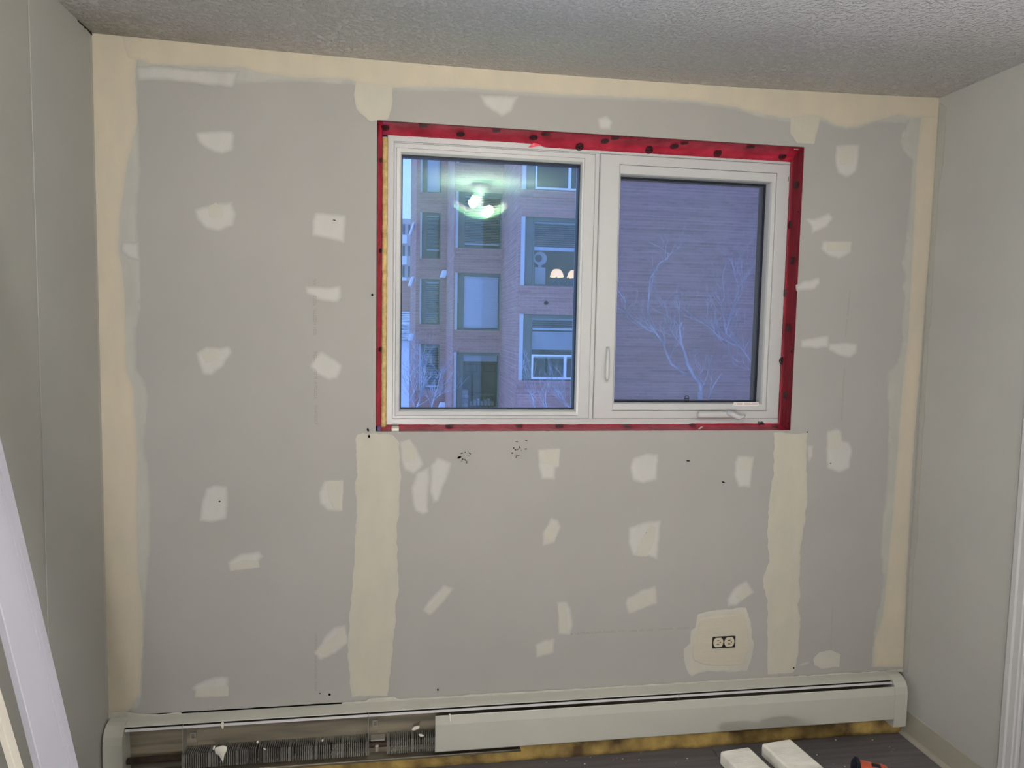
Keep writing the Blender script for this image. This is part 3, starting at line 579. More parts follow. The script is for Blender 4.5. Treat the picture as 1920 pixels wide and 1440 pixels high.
# patches over screw heads and scuffs
PATCH = [
 (c1, 'w', [(1005, 680), (1195, 668), (1210, 690), (1200, 775), (1140, 795), (1060, 770), (1020, 735)], None),
 (c1, 'w', [(1000, 1075), (1100, 1045), (1195, 1035), (1218, 1100), (1205, 1160), (1130, 1195), (1060, 1180), (1010, 1130)], [(1070, 1070), (1110, 1042), (1150, 1075), (1145, 1115), (1105, 1130), (1072, 1110)]),
 (c1, 'w', [(1620, 1088), (1780, 1105), (1775, 1255), (1700, 1232), (1600, 1215), (1605, 1140)], None),
 (c2, 'w', [(1570, 372), (1680, 380), (1755, 370), (1758, 430), (1740, 460), (1650, 450), (1570, 412)], None),
 (c2, 'w', [(1005, 715), (1060, 683), (1130, 690), (1180, 682), (1195, 715), (1150, 790), (1090, 835), (1040, 830), (1020, 770)], [(1030, 715), (1120, 700), (1130, 750), (1060, 770)]),
 (c2, 'w', [(1655, 705), (1768, 778), (1740, 850), (1690, 860), (1630, 830), (1590, 790), (1620, 730)], None),
 (c3, 'w', [(780, 180), (830, 158), (895, 170), (900, 250), (893, 340), (820, 358), (752, 350), (758, 280)], None),
 (c3, 'w', [(1395, 135), (1495, 135), (1488, 300), (1410, 298), (1370, 260), (1362, 205), (1385, 150)], [(1405, 142), (1490, 140), (1485, 292), (1440, 288), (1412, 220)]),
 (c3, 'w', [(895, 560), (960, 515), (1060, 500), (1082, 530), (1060, 555), (1068, 588), (905, 610)], [(910, 575), (980, 545), (1055, 550), (1060, 585), (912, 603)]),
 (c3, 'w', [(1505, 875), (1520, 975), (1450, 1030), (1370, 1068), (1335, 1020), (1370, 980), (1400, 930), (1450, 890)], [(1500, 900), (1512, 970), (1400, 1040), (1350, 1020), (1430, 950)]),
 (c3, 'w', [(705, 1205), (770, 1165), (840, 1145), (905, 1150), (905, 1252), (725, 1258), (730, 1225)], [(735, 1205), (900, 1195), (900, 1248), (730, 1252)]),
 (c4, 'w', [(270, 130), (325, 112), (365, 165), (400, 250), (345, 305), (300, 280), (280, 230)], [(278, 140), (322, 120), (358, 180), (350, 230), (300, 240)]),
 (c4, 'w', [(430, 250), (470, 208), (545, 240), (520, 320), (475, 440), (445, 450), (425, 390)], None),
 (c4, 'w', [(330, 360), (360, 290), (425, 258), (432, 330), (422, 400), (422, 495), (390, 512), (350, 490), (335, 430)], None),
 (c4, 'w', [(980, 170), (1100, 163), (1095, 262), (1075, 270), (1072, 330), (1000, 328), (985, 260)], [(988, 178), (1095, 170), (1088, 258), (1000, 243)]),
 (c4, 'w', [(1470, 215), (1540, 188), (1605, 195), (1598, 330), (1530, 348), (1470, 335), (1455, 270)], None),
 (c4, 'w', [(1050, 520), (1085, 530), (1105, 570), (1070, 655), (1005, 670), (1005, 600), (1030, 560)], [(1045, 550), (1095, 570), (1065, 645), (1015, 650), (1020, 590)]),
 (c4, 'w', [(1450, 570), (1540, 540), (1620, 535), (1600, 745), (1550, 725), (1470, 720), (1445, 650)], [(1555, 560), (1590, 570), (1580, 640), (1545, 722), (1475, 715)]),
 (c4, 'w', [(500, 865), (555, 885), (500, 960), (430, 1028), (385, 1000), (430, 940)], [(505, 890), (535, 895), (440, 1005), (405, 995)]),
 (c4, 'w', [(1080, 950), (1130, 950), (1158, 990), (1165, 1080), (1150, 1128), (1090, 1125)], [(1090, 965), (1125, 965), (1140, 1115), (1095, 1115)]),
 (c4, 'w', [(1440, 935), (1520, 890), (1590, 870), (1602, 965), (1450, 1022), (1430, 965)], [(1445, 945), (1585, 890), (1592, 955), (1455, 1010)]),
 (c4, 'w', [(970, 1175), (1020, 1150), (1072, 1140), (1068, 1220), (970, 1245)], [(985, 1185), (1060, 1155), (1055, 1210), (985, 1230)]),
 (c5, 'w', [(450, 200), (533, 205), (515, 370), (450, 365), (428, 300), (430, 240)], [(460, 215), (525, 218), (512, 275), (455, 280)]),
 (c5, 'w', [(495, 842), (535, 905), (440, 975), (395, 985), (390, 940), (430, 880)], [(490, 865), (525, 905), (470, 945), (430, 930)]),
 (c5, 'w', [(905, 80), (950, 60), (980, 70), (990, 125), (1025, 130), (1038, 180), (1025, 270), (970, 295), (905, 270), (900, 180)], [(920, 95), (975, 85), (980, 140), (960, 175), (920, 160)]),
 (c5, 'p', [(835, 1250), (870, 1215), (930, 1203), (975, 1225), (970, 1290), (880, 1298), (840, 1280)], None),
 (c5, 'w', [(760, 1275), (815, 1260), (820, 1272), (765, 1290)], None),
 (c5, 'w', [(803, 150), (835, 150), (838, 210), (808, 240)], None),
 (c6, 'w', [(615, 450), (740, 440), (785, 445), (775, 570), (760, 640), (690, 680), (630, 650), (608, 590)], [(640, 470), (735, 460), (740, 580), (640, 590)]),
 (c6, 'w', [(400, 960), (480, 955), (570, 915), (603, 960), (560, 1015), (450, 1070), (440, 1010)], None),
 (c6, 'w', [(525, 1115), (732, 1112), (725, 1200), (640, 1245), (560, 1220), (510, 1170)], [(545, 1125), (720, 1122), (715, 1180), (555, 1185)]),
 (c6, 'w', [(1075, 360), (1100, 330), (1150, 440), (1160, 470), (1080, 480), (1060, 440)], None),
 (c8, 'w', [(310, 280), (430, 282), (410, 330), (380, 345), (330, 315)], None),
 (c8, 'w', [(660, 348), (690, 340), (708, 360), (700, 385), (665, 382)], None),
 (c7, 'w', [(340, 315), (400, 280), (505, 255), (510, 300), (470, 345), (345, 355)], None),
 (c7, 'w', [(370, 690), (570, 655), (572, 745), (480, 755), (370, 740)], None),
 (c7, 'w', [(565, 715), (690, 708), (765, 715), (765, 780), (720, 820), (640, 805), (565, 760)], None),
 (c1, 'w', [(700, 345), (790, 335), (1000, 355), (1240, 365), (1200, 450), (1080, 440), (950, 425), (800, 412), (705, 418)], None),
 (c1, 'w', [(625, 1245), (715, 1240), (722, 1350), (660, 1330), (620, 1290)], None),
]
for o, kind, outer, core in PATCH:
    p = poly_on('filler_patch', bpx(outer, o), back_place, M['mud_white' if kind == 'w' else 'mud_patch'], shell, 2 if o in (c1,) and outer[0][0] < 710 else 0, thick=.0007, feather=.012, jag=.0018, step=.0035)
    if core: poly_on('filler_core', bpx(core, o), back_place, M['mud_patch'], p, 1, thick=.0006, feather=.004, jag=.0016, step=.0035)
# compound smeared round the buried outlet: outer skim, thick cream core with a window for the receptacle
OP = poly_on('outlet_compound', bpx([(240, 1020), (330, 1000), (490, 985), (515, 1060), (520, 1130), (530, 1180), (515, 1260), (495, 1310), (370, 1315), (290, 1310), (205, 1338), (180, 1290), (165, 1200), (200, 1170), (205, 1105), (230, 1090)], c5), back_place, M['mud_patch'], shell, 0, thick=.0016, feather=.004, jag=.003, step=.005)
ox0, oz1 = P(1335, 1193, 0); ox1, oz0 = P(1378, 1214, 0)
cx_, cz_ = (ox0+ox1)/2, (oz0+oz1)/2
outer = dens(bpx([(250, 1040), (480, 1010), (500, 1100), (505, 1200), (470, 1280), (300, 1285), (215, 1260), (210, 1200), (240, 1110)], c5), .012, .002, 5.5)
outer = sorted(outer, key=lambda q: math.atan2(q[1]-cz_, q[0]-cx_)); n = len(outer); inner = []
hw, hh = (ox1-ox0)/2, (oz1-oz0)/2
for q in outer:
    a = math.atan2(q[1]-cz_, q[0]-cx_); k = 1/max(abs(math.cos(a))/hw, abs(math.sin(a))/hh); inner.append((cx_+k*math.cos(a), cz_+k*math.sin(a)))
vs = [(a, -.0018, b) for a, b in outer]+[(lerp(a, c, .07), -.0034, lerp(b, d, .07)) for (a, b), (c, d) in zip(outer, inner)]+[(lerp(a, c, .93), -.0040, lerp(b, d, .93)) for (a, b), (c, d) in zip(outer, inner)]+[(a, -.0044, b) for a, b in inner]+[(a, -.0018, b) for a, b in inner]
fs = []
for r in range(4):
    for i in range(n): fs.append((r*n+i, r*n+(i+1) % n, (r+1)*n+(i+1) % n, (r+1)*n+i))
o = mk('outlet_compound_core', vs, fs, principled('compound_thick', (.50, .46, .375), .8, .2, col2=(.46, .435, .365), vscale=14, bump=.3, bscale=60, stretch=(.3, 1, 2)), OP)
# duplex receptacle in the hole
rec = empty('duplex_outlet', (cx_, 0, oz0), 'cream duplex outlet half buried in joint compound low on the wall', 'outlet')
box('outlet_box', ox0+.001, ox1-.001, -.0022, -.0019, oz0+.001, oz1-.001, M['dark'], rec)
for k in (-1, 1):
    cxx = cx_+k*hw*.47; bm = bmesh.new()
    pts = [(cxx+.0195*math.cos(t), cz_+.0215*max(-.82, min(.82, math.sin(t)))) for t in [i*math.pi/12 for i in range(24)]]
    o = prism('outlet_face', pts, 'y', -.0034, -.0022, M['outlet'], rec)
    for dz in (-.007, .007): box('outlet_slot', cxx-.006, cxx+.004, -.0037, -.0033, cz_+dz-.0014, cz_+dz+.0014, M['dark'], o)
    box('outlet_slot', cxx+.006, cxx+.0095, -.0037, -.0033, cz_-.002, cz_+.002, M['dark'], o)
# corner spill onto the side walls
def lplace(a, b, d): return Vector((d+.0025, a, b))
def rplace(a, b, d): return Vector((W-d, a, b))
poly_on('corner_skim', [(0, .245), (0, 2.395)]+[(-(.020+.010*noise.noise(Vector((z*9, 0, 0)))), z) for z in [2.395-.04*i for i in range(54)]], lplace, M['mud_halo'], wl, 0, feather=.004, jag=.0025)
poly_on('corner_skim', [(0, 2.395), (0, .245)]+[(-(.030+.012*noise.noise(Vector((z*7, 4, 0)))+(.012 if z > 2.1 else 0)), z) for z in [.245+.04*i for i in range(54)]], rplace, M['mud_halo'], wr, 0, feather=.005, jag=.0025)

# soot filled crack in the ceiling corner
bm = bmesh.new(); rn = random.Random(2)
for i in range(16):
    y = -.004-.006*i+rn.uniform(-.002, .002); h = rn.uniform(.002, .006)*(1-.5*i/16); w_ = rn.uniform(.004, .009)
    addbox(bm, .0026, .0040, y-w_/2, y+w_/2, 2.4065-h, 2.4085)
tag(frombm('corner_soot', bm, M['speck'], wl), kind='stuff')
# specks, screw dimples, printed lines on the paper
def specks(name, lst, label=None):
    bm = bmesh.new()
    for u, v, a, b, t in lst:
        x, z = P(u, v, 0); k = 10; s = 1/560.
        f = bm.faces.new([bm.verts.new((x+s*(a*math.cos(q)*math.cos(t)-b*math.sin(q)*math.sin(t)), -.0014, z+s*(a*math.cos(q)*math.sin(t)+b*math.sin(q)*math.cos(t)))) for q in [i*2*math.pi/k for i in range(k)]])
    bmesh.ops.solidify(bm, geom=bm.faces[:], thickness=.0006)
    return tag(frombm(name, bm, M['speck'], shell), kind='stuff')
q = 160/1920
specks('black_specks', [(840+x*q, 820+y*q, a*q, b*q, t) for x, y, a, b, t in ((255, 450, 50, 26, .4), (310, 355, 32, 10, .1), (385, 338, 14, 14, 0), (450, 310, 12, 8, -.5), (490, 360, 32, 13, -.7), (430, 395, 20, 6, .9), (470, 420, 16, 7, -.4), (328, 490, 22, 14, .5), (388, 508, 30, 13, -.5), (420, 560, 40, 9, 1.5), (305, 535, 12, 8, .2))])
specks('black_specks', [(840+x*q, 820+y*q, a*q, b*q, t) for x, y, a, b, t in ((1545, 95, 34, 9, -.1), (1760, 73, 32, 11, -.4), (1475, 238, 24, 14, .6), (1515, 280, 24, 13, -.2), (1570, 268, 22, 10, .6), (1612, 225, 36, 11, -1.1), (1445, 352, 26, 15, .1), (1535, 400, 24, 8, -.8), (1580, 412, 30, 8, .1), (1535, 442, 20, 12, .5), (1750, 260, 34, 13, .1), (1650, 300, 20, 5, -1.2))])
specks('dark_nicks', [(698, 553, 2.2, 2.4, 0), (618, 1302, 2.3, 2.3, 0), (821, 1293, 1.6, 2.2, 0), (1290, 864, 4, 1.6, -.1), (1356, 904, 4, 1.4, -.3), (1488, 1252, 2, 2, 0), (1513, 810, 1.6, 1.6, 0), (396, 669, 2.2, 1.6, 0), (1034, 863, 3, 1.3, 0), (1213, 999, 2.4, 1.4, 0), (692, 818, 2, 3, 0), (690, 806, 2, 3, .3), (412, 940, 1.8, 1.4, 0), (627, 413, 3, 1, -.2), (1397, 1102, 1.3, 1.3, 0), (1557, 869, 1.3, 1.3, 0), (600, 1300, 1.5, 1.2, 0)])
def printed(uv0, uv1, groups, h):
    (xa, za), (xb, zb) = P(*uv0, 0), P(*uv1, 0); d = Vector((xb-xa, 0, zb-za)); L = d.length; d.normalize(); nrm = Vector((-d.z, 0, d.x)); bm = bmesh.new()
    rnd = random.Random(int(uv0[0]))
    for g0, g1 in groups:
        s = g0*L
        while s < g1*L:
            w = h*.62; a = Vector((xa, -.0006, za))+d*s
            for (u0, u1, v0, v1) in rnd.choice((((0, .25, 0, 1), (.3, .9, .4, .6)), ((0, .9, 0, .2), (0, .25, .2, 1)), ((0, .9, .8, 1), (.35, .6, 0, .8)), ((0, .9, 0, .2), (0, .9, .8, 1), (0, .22, .2, .8)), ((0, .22, 0, 1), (.65, .9, 0, 1)))):
                q = [a+d*(u*w)+nrm*(v*h) for u, v in ((u0, v0), (u1, v0), (u1, v1), (u0, v1))]; bm.faces.new([bm.verts.new(c) for c in q])
            s += w*1.15
    tag(frombm('board_print', bm, M['print'], shell), kind='stuff')
printed((587, 523), (590, 803), [(0, .035), (.085, .18), (.20, .31), (.32, .37), (.48, .56), (.60, .66), (.68, .80), (.84, .97)], .0095)
printed((590, 1190), (590, 1300), [(0, .3), (.35, .75), (.8, .95)], .008)
printed((1592, 545), (1583, 640), [(0, .5), (.55, .9)], .006)
printed((1582, 690), (1576, 792), [(0, .6), (.65, .95)], .006)
printed((1559, 1140), (1556, 1212), [(0, .4), (.5, 1)], .006)
printed((1170, 1186), (1186, 1185), [(.6, 1)], .006)
printed((1186, 1184.5), (1292, 1179), [(0, .09), (.12, .2), (.25, .36), (.46, .7), (.78, 1)], .007)
cu = bpy.data.curves.new('board_lettering', 'FONT'); cu.body = '& ULTRALIGHT PANEL 1/2"'; cu.size = .0125; cu.extrude = .0001
to = bpy.data.objects.new('tmp', cu); COL.objects.link(to); bpy.context.view_layer.update()
me = bpy.data.meshes.new_from_object(to.evaluated_get(bpy.context.evaluated_depsgraph_get())); bpy.data.objects.remove(to)
a, b = P(1069, 1190.5, 0), P(1172, 1184.5, 0); L = max(v.co.x for v in me.vertices); sc = (b[0]-a[0])/L
for v in me.vertices: v.co = Vector((a[0]+v.co.x*sc, -.0006-v.co.z, a[1]+v.co.x*sc*(b[1]-a[1])/(b[0]-a[0])+v.co.y*.85))
link('board_lettering', me, M['print'], shell)

# ------------------------------------------------------------------ baseboard heater
heater = empty('baseboard_heater', (1.43, -.035, .057), 'long grey hydronic baseboard heater with its left front panel missing', 'heater')
HX0, HX1 = .010, 2.846
prism('back_plate', [(-.003, .060), (-.006, .060), (-.006, .205), (-.010, .225), (-.012, .236), (-.003, .238)], 'x', HX0+.05, HX1-.05, M['heater_in'], heater)
prism('top_cover', [(-.0015, .2405), (-.0015, .2420), (-.030, .2385), (-.050, .2345), (-.0515, .2325), (-.050, .2315), (-.049, .2330), (-.030, .2368)], 'x', HX0+.055, HX1-.05, M['heater'], heater)
prism('slot_shade', [(-.013, .232), (-.047, .2285), (-.049, .216), (-.0135, .2)], 'x', HX0+.062, HX1-.054, M['dark'], heater)  # near-black strip added so the damper slots read as deep shade
prism('damper_blade', [(-.0500, .2257), (-.0512, .2257), (-.0550, .2192), (-.0538, .2188)], 'x', HX0+.060, HX1-.052, M['damper'], heater)
PX0 = atY(816, 1380, -.07).x
prism('front_panel', [(-.0655, .2135), (-.0665, .2140), (-.0685, .2115), (-.0735, .184), (-.0735, .090), (-.0700, .086), (-.066, .087), (-.0665, .0885), (-.0695, .088), (-.072, .091), (-.072, .184), (-.067, .211)], 'x', PX0, HX1-.047, M['heater'], heater)
capo = [(-.001, .057), (-.074, .057), (-.0752, .060), (-.0752, .186), (-.070, .212), (-.060, .228), (-.046, .238), (-.030, .2425), (-.001, .2435)]
prism('end_cap', capo, 'x', HX1-.052, HX1, M['heater'], heater)
prism('end_cap', capo, 'x', HX0, HX0+.058, M['heater'], heater)
# finned element
zt, zb = atY(600, 1397, -.062).z, atY(600, 1423, -.062).z
def fins(u0, u1, lab):
    x0, x1 = atY(u0, 1400, -.062).x, atY(u1, 1400, -.062).x
    bm = bmesh.new(); x = x0; k = 0
    while x < x1:
        dx = .0012*noise.noise(Vector((x*8, 0, 2))); w = .0016 if (k % 12) else .0035
        dz = .0012*noise.noise(Vector((x*5, 7, 2)))
        addbox(bm, x+dx, x+dx+w*2.1, -.062, -.014, zb+dz, zt+dz); x += .0068; k += 1
        if k % 17 == 0: x += .004
    tag(frombm('heating_fins', bm, M['fin'], heater), lab, kind='stuff')
fins(340, 688, 'long sooty stack of thin metal fins'); fins(725, 1000, 'sooty fin stack running under the front panel')
bm = bmesh.new(); zm = (zt+zb)/2; tube_into(bm, [Vector((HX0+.06, -.038, zm)), Vector((HX1-.06, -.038, zm))], [.011, .011], 12); frombm('supply_pipe', bm, M['copper'], heater, True)
prism('bottom_tray', [(-.006, .060), (-.006, .063), (-.060, .066), (-.064, .072), (-.066, .070), (-.062, .062)], 'x', HX0+.055, PX0+.3, M['heater_in'], heater)
for u in (352, 697, 1270):
    x = atY(u, 1370, -.03).x
    br = box('hanger_bracket', x-.010, x-.0085, -.056, -.008, .085, .228, M['galv'], heater)
    box('bracket_plate', x-.0085, x+.022, -.0085, -.0065, .10, .225, M['heater_in'], br)
    cz = atY(u+10, 1356 if u > 500 else 1380, -.012).z
    rings_mesh('bracket_clip', [(x+.002, x+.020, cz-.012, cz+.012, -.013), (x+.006, x+.016, cz-.007, cz+.007, -.013)], M['galv'], br, back=-.009)
bm = bmesh.new(); x = atY(706, 1412, -.05).x
addbox(bm, x-.02, x+.028, -.052, -.016, zt-.006, zt-.002, .001); addbox(bm, x-.006, x+.008, -.056, -.03, zb+.004, zm+.004, .003)
frombm('element_cradle', bm, M['galv'], heater)

# painted caulk along the heater top
def hl(u): return 1345-87*(u-206)/1491
top, bot = [], []
u = 640
rn = random.Random(3)
while u <= 1694:
    bot.append((u, hl(u)+1.0)); top.append((u, hl(u)-3.0-2.4*abs(noise.noise(Vector((u*.02, 1, 0))))-2.5*max(0, noise.noise(Vector((u*.09, 5, 0))))-(5 if 690 < u < 740 else 0))); u += 9
poly_on('heater_caulk', bpx(bot+top[::-1]), lambda a, b, d: Vector((a, -d-.001, b)), M['caulk'], shell, 2, thick=.0016, feather=.0012, jag=.0008, step=.006)
poly_on('heater_caulk', bpx([(196, 1352), (196, 1336), (236, 1333), (262, 1338), (300, 1338.5), (338, 1334), (344, 1337.5), (300, 1341.5), (250, 1345), (205, 1350)]), lambda a, b, d: Vector((a, -d-.001, b)), M['caulk'], shell, 2, thick=.0014, feather=.0012, jag=.0008, step=.006)

# dried compound drips
def drip(name, pts, y, lab, th=.004):
    pp = [atY(u, v, y) for u, v in pts]; q2 = dens([(p.x, p.z) for p in pp], .003, .0004, pts[0][0])
    bm = bmesh.new(); f = bm.faces.new([bm.verts.new((a, y+.004, b)) for a, b in q2]); f.normal_update()
    if f.normal.y > 0: f.normal_flip()
    r = bmesh.ops.extrude_face_region(bm, geom=[f]); ff = [g for g in r['geom'] if isinstance(g, bmesh.types.BMFace)][0]
    bmesh.ops.translate(bm, verts=list(ff.verts), vec=(0, -.004, 0)); bmesh.ops.inset_individual(bm, faces=[ff], thickness=.0015, depth=th*.5)
    return tag(frombm(name, bm, M['drip'], None, True), lab, 'compound drip')
drip('compound_drip', [(402, 1407), (404, 1402), (412, 1400), (418, 1398), (426, 1401), (425, 1409), (421, 1415), (419, 1425), (418, 1433), (415, 1424), (410, 1416), (405, 1414)], -.064, 'largest white compound drip hanging on the heater fins')
drip('compound_drip', [(398, 1406), (400, 1399), (404, 1399), (402, 1407)], -.063, 'small square white chip left of the largest drip')
drip('compound_drip', [(413, 1359), (418, 1350), (420, 1358), (418, 1368), (416, 1366)], -.062, 'pointed white drip over the damper blade')
drip('compound_drip', [(480, 1392), (482, 1389), (485, 1389), (485, 1393), (482, 1395)], -.062, 'tiny round white blob on the long fin stack')
drip('compound_drip', [(493, 1402), (496, 1404), (500, 1405), (499, 1406.5), (494, 1406)], -.063, 'tiny hooked white chip on the fin front edge')
drip('compound_drip', [(602, 1390), (604, 1386), (607, 1386), (606, 1391)], -.060, 'tiny white flake near the end of the long fin stack')
drip('compound_drip', [(771, 1368), (776, 1363), (787, 1361), (786, 1366), (776, 1370)], -.050, 'oval white flake above the short fin stack')
drip('compound_drip', [(784, 1377), (792, 1377), (796, 1380), (788, 1382)], -.063, 'thin white flake on the short fin stack front')
drip('compound_drip', [(841.5, 1339), (845, 1339), (846, 1354), (843, 1354)], -.0755, 'vertical white smear on the heater front panel', .002)

# yellow foam under the heater
bm = bmesh.new(); n = 240; g = {}
for i in range(n+1):
    x = .002+(W-.006)*i/n
    hgt = .050+.010*noise.noise(Vector((x*6, 0, 0)))+.006*noise.noise(Vector((x*25, 2, 0)))
    dp = .014+.007*noise.noise(Vector((x*9, 4, 0)))+.004*noise.noise(Vector((x*40, 1, 0)))
    for k, (y, z) in enumerate(((.011, .001), (-dp-.004, .001), (-dp-.002, hgt*.35), (-dp+.001, hgt*.8), (-dp+.008, hgt), (.011, hgt+.002))): g[i, k] = bm.verts.new((x, y+.0015*noise.noise(Vector((x*60, k, 3))), z))
for i in range(n):
    for k in range(6): bm.faces.new((g[i, k], g[i+1, k], g[i+1, (k+1) % 6], g[i, (k+1) % 6]))
bm.faces.new([g[0, k] for k in range(6)]); bm.faces.new([g[n, k] for k in range(5, -1, -1)])
tag(frombm('foam_strip', bm, M['foamyellow'], None, True), 'stained yellow foam strip along the floor beneath the heater', 'insulation')

# unseen canvas cloth added to bounce light upwards, folds as a rumpled sheet
bm = bmesh.new(); g = {}; nx_, ny_ = 60, 60
for i in range(nx_+1):
    for k in range(ny_+1):
        x = .04+(W-.08)*i/nx_; y = BACK+.03+(2.66)*k/ny_
        if k == ny_: y += .03*noise.noise(Vector((x*3, 0, 7)))
        g[i, k] = bm.verts.new((x, y, .004+.006*max(0, noise.noise(Vector((x*5, y*3, 1))))+.004*abs(noise.noise(Vector((x*14, y*6, 4))))))
for i in range(nx_):
    for k in range(ny_): bm.faces.new((g[i, k], g[i+1, k], g[i+1, k+1], g[i, k+1]))
bmesh.ops.solidify(bm, geom=bm.faces[:], thickness=.002)
tag(frombm('bounce_cloth', bm, M['cloth'], None, True), 'added rumpled bounce cloth covering the unseen rear floor', 'drop cloth')
# plaster crumbs on the floor
bm = bmesh.new(); rn = random.Random(11)
for u, v in [(896, 1430), (931, 1426), (947, 1421), (1169, 1412), (1202, 1412), (1198, 1425), (1249, 1404), (1308, 1396), (1346, 1387), (1350, 1387), (1567, 1388), (1636, 1388), (1675, 1405), (1668, 1401), (1672, 1409), (1640, 1433), (882, 1434), (1025, 1430), (780, 1437), (1062, 1427)]+[(rn.uniform(700, 1600), rn.uniform(1395, 1440)) for _ in range(26)]:
    p = atZ(u, v, 0); r = rn.uniform(.0008, .0026)
    if p.y > -.02 or p.x > W-.03: continue
    gg = bmesh.ops.create_icosphere(bm, subdivisions=1, radius=r)['verts']
    for vv in gg: vv.co = Vector((vv.co.x*1.5, vv.co.y, vv.co.z*.7))+p+Vector((0, 0, r*.7))
tag(frombm('plaster_crumbs', bm, M['crumb']), 'scattered white plaster crumbs on the dark floor', 'debris', kind='stuff')

# ------------------------------------------------------------------ leaning boards at the left
def leaning(name, label, c0, c1, width, thick, mat, cat, lines=True):
    """c0,c1: lower and upper point of the board's centre line on its visible face"""
    d = (c1-c0).normalized(); tocam = Vector((1, -.35, .12)); nrm = (tocam-d*tocam.dot(d)).normalized(); w = d.cross(nrm).normalized()
    root = empty(name, c0, label, cat)
    def prof(t, h): return (t*width, h)
    pr = [(-.5, 0), (-.5, 1), (-.48, 1.08)]
    if lines: pr += [(.20, 1.08), (.212, .98), (.224, 1.06), (.30, 1.06), (.312, .98), (.324, 1.05)]
    pr += [(.48, 1.05), (.5, .95), (.5, 0)]
    L = (c1-c0).length; bm = bmesh.new(); A = [bm.verts.new(c0+w*(t*width)+nrm*(thick*(h-1))) for t, h in pr]; B = [bm.verts.new(c0+d*L+w*(t*width)+nrm*(thick*(h-1))) for t, h in pr]
    n = len(pr); bm.faces.new(A); bm.faces.new(B[::-1])
    for i in range(n): bm.faces.new((A[i], A[(i+1) % n], B[(i+1) % n], B[i]))
    frombm('board_face', bm, mat, root)
    return root, w, nrm, d
def leanpt(u, v, k, x0):
    """point on a plane leaning on the left wall: x = x0 - k*z"""
    d = ray(u, v); t = (x0-k*CAM.z-CAM.x)/(d.x+k*d.z); return CAM+d*t
def extend(a, b, z0, z1):
    d = (b-a)/(b.z-a.z); return a+d*(z0-a.z), a+d*(z1-a.z)
a, b = leanpt(112, 1436, .13, .30), leanpt(28, 1090, .13, .30)
lo, hi = extend(a, b, .012, 2.0)
r1 = leaning('casing_board', 'wide white primed trim board leaning against the left wall', lo, hi, .088, .016, M['board'], 'board')
a, b = leanpt(36, 1440, .20, .50), leanpt(0, 1318, .20, .50)
lo, hi = extend(a, b, .012, 1.9)
r2 = leaning('batten', 'thin cream batten leaning left of the wide white board', lo, hi, .0135, .012, M['board_edge'], 'board', lines=False)

# ------------------------------------------------------------------ mud smeared two plank bench
BZ = .20
bench = empty('step_bench', (atZ(1465, 1420, BZ).x, atZ(1465, 1420, BZ).y-.2, 0), 'low wooden step bench of two planks smeared with white compound', 'bench')
A0, A1 = atZ(1352, 1420, BZ), atZ(1424, 1394, BZ)     # far end of left plank
B0, B1 = atZ(1427, 1392, BZ), atZ(1467, 1377, BZ)     # far end of right plank
dirv = (atZ(1571, 1440, BZ)-atZ(1490, 1389, BZ)); dirv.z = 0; dirv.normalize(); LEN = .46
dl = (atZ(1457, 1440, BZ)-atZ(1424, 1394, BZ)); dl.z = 0; dl.normalize(); dirv = ((dirv+dl)/2).normalized()
side = Vector((dirv.y, -dirv.x, 0));
if side.x > 0: side = -side
def plank(p_right, wid, name, drop=0.0):
    bm = bmesh.new(); addbox(bm, 0, wid, 0, LEN, BZ-.045-drop, BZ-drop, .008, 3)
    for v in bm.verts:
        v.co = Vector((p_right.x, p_right.y, 0))+side*v.co.x+dirv*v.co.y+Vector((0, 0, v.co.z+.0012*noise.noise(v.co*30)))
    o = frombm(name, bm, M['mudwood'], bench); o.data.materials.append(M['rawwood'])
    for p in o.data.polygons:
        if p.normal.dot(side) > .9 and drop == 0: p.material_index = 1
    return o
wA = (A1-A0).length; wB = max(.10, (B1-B0).length*.98)
pR = atZ(1482, 1384, BZ)
plank(pR, .112, 'plank'); plank(pR+side*.158, .108, 'plank', .004)
for s, nm in ((.05, 'leg_panel'), (LEN-.09, 'leg_panel')):
    bm = bmesh.new(); addbox(bm, .02, .248, s, s+.035, 0, BZ-.049, .004, 1)
    for v in bm.verts: v.co = Vector((pR.x, pR.y, v.co.z))+side*v.co.x+dirv*v.co.y
    frombm(nm, bm, M['rawwood'], bench)
bm = bmesh.new(); addbox(bm, .116, .154, .085, LEN-.09, BZ-.14, BZ-.052, .002, 1)
for v in bm.verts: v.co = Vector((pR.x, pR.y, v.co.z))+side*v.co.x+dirv*v.co.y
frombm('stretcher', bm, M['rawwood'], bench)

# ------------------------------------------------------------------ orange tool
tp = atZ(1632, 1440, .075); tool = empty('power_tool', (tp.x, tp.y, 0), 'orange tool with black rubber bumper lying on the floor', 'tool')
def oriented(bm, ang, c):
    R = Matrix.Rotation(ang, 3, 'Z')
    for v in bm.verts: v.co = R @ v.co+c
c = Vector((tp.x, tp.y-.01, 0)); ang = -.5
bm = bmesh.new(); addbox(bm, -.055, .055, -.034, .034, .004, .092, .022, 4); oriented(bm, ang, c); frombm('tool_body', bm, M['orange'], tool, True)
bm = bmesh.new(); addbox(bm, -.066, -.030, -.037, .037, .010, .099, .024, 4); oriented(bm, ang, c); frombm('rubber_bumper', bm, principled('navy_rubber', (.02, .02, .045), .6, .3), tool, True)
bm = bmesh.new(); addbox(bm, -.004, .026, -.012, .012, .086, .095, .004, 2); oriented(bm, ang, c); frombm('switch', bm, M['black'], tool, True)
bm = bmesh.new(); addbox(bm, .045, .075, -.026, .026, 0, .05, .008, 2); oriented(bm, ang, c); frombm('tool_foot', bm, M['black'], tool, True)

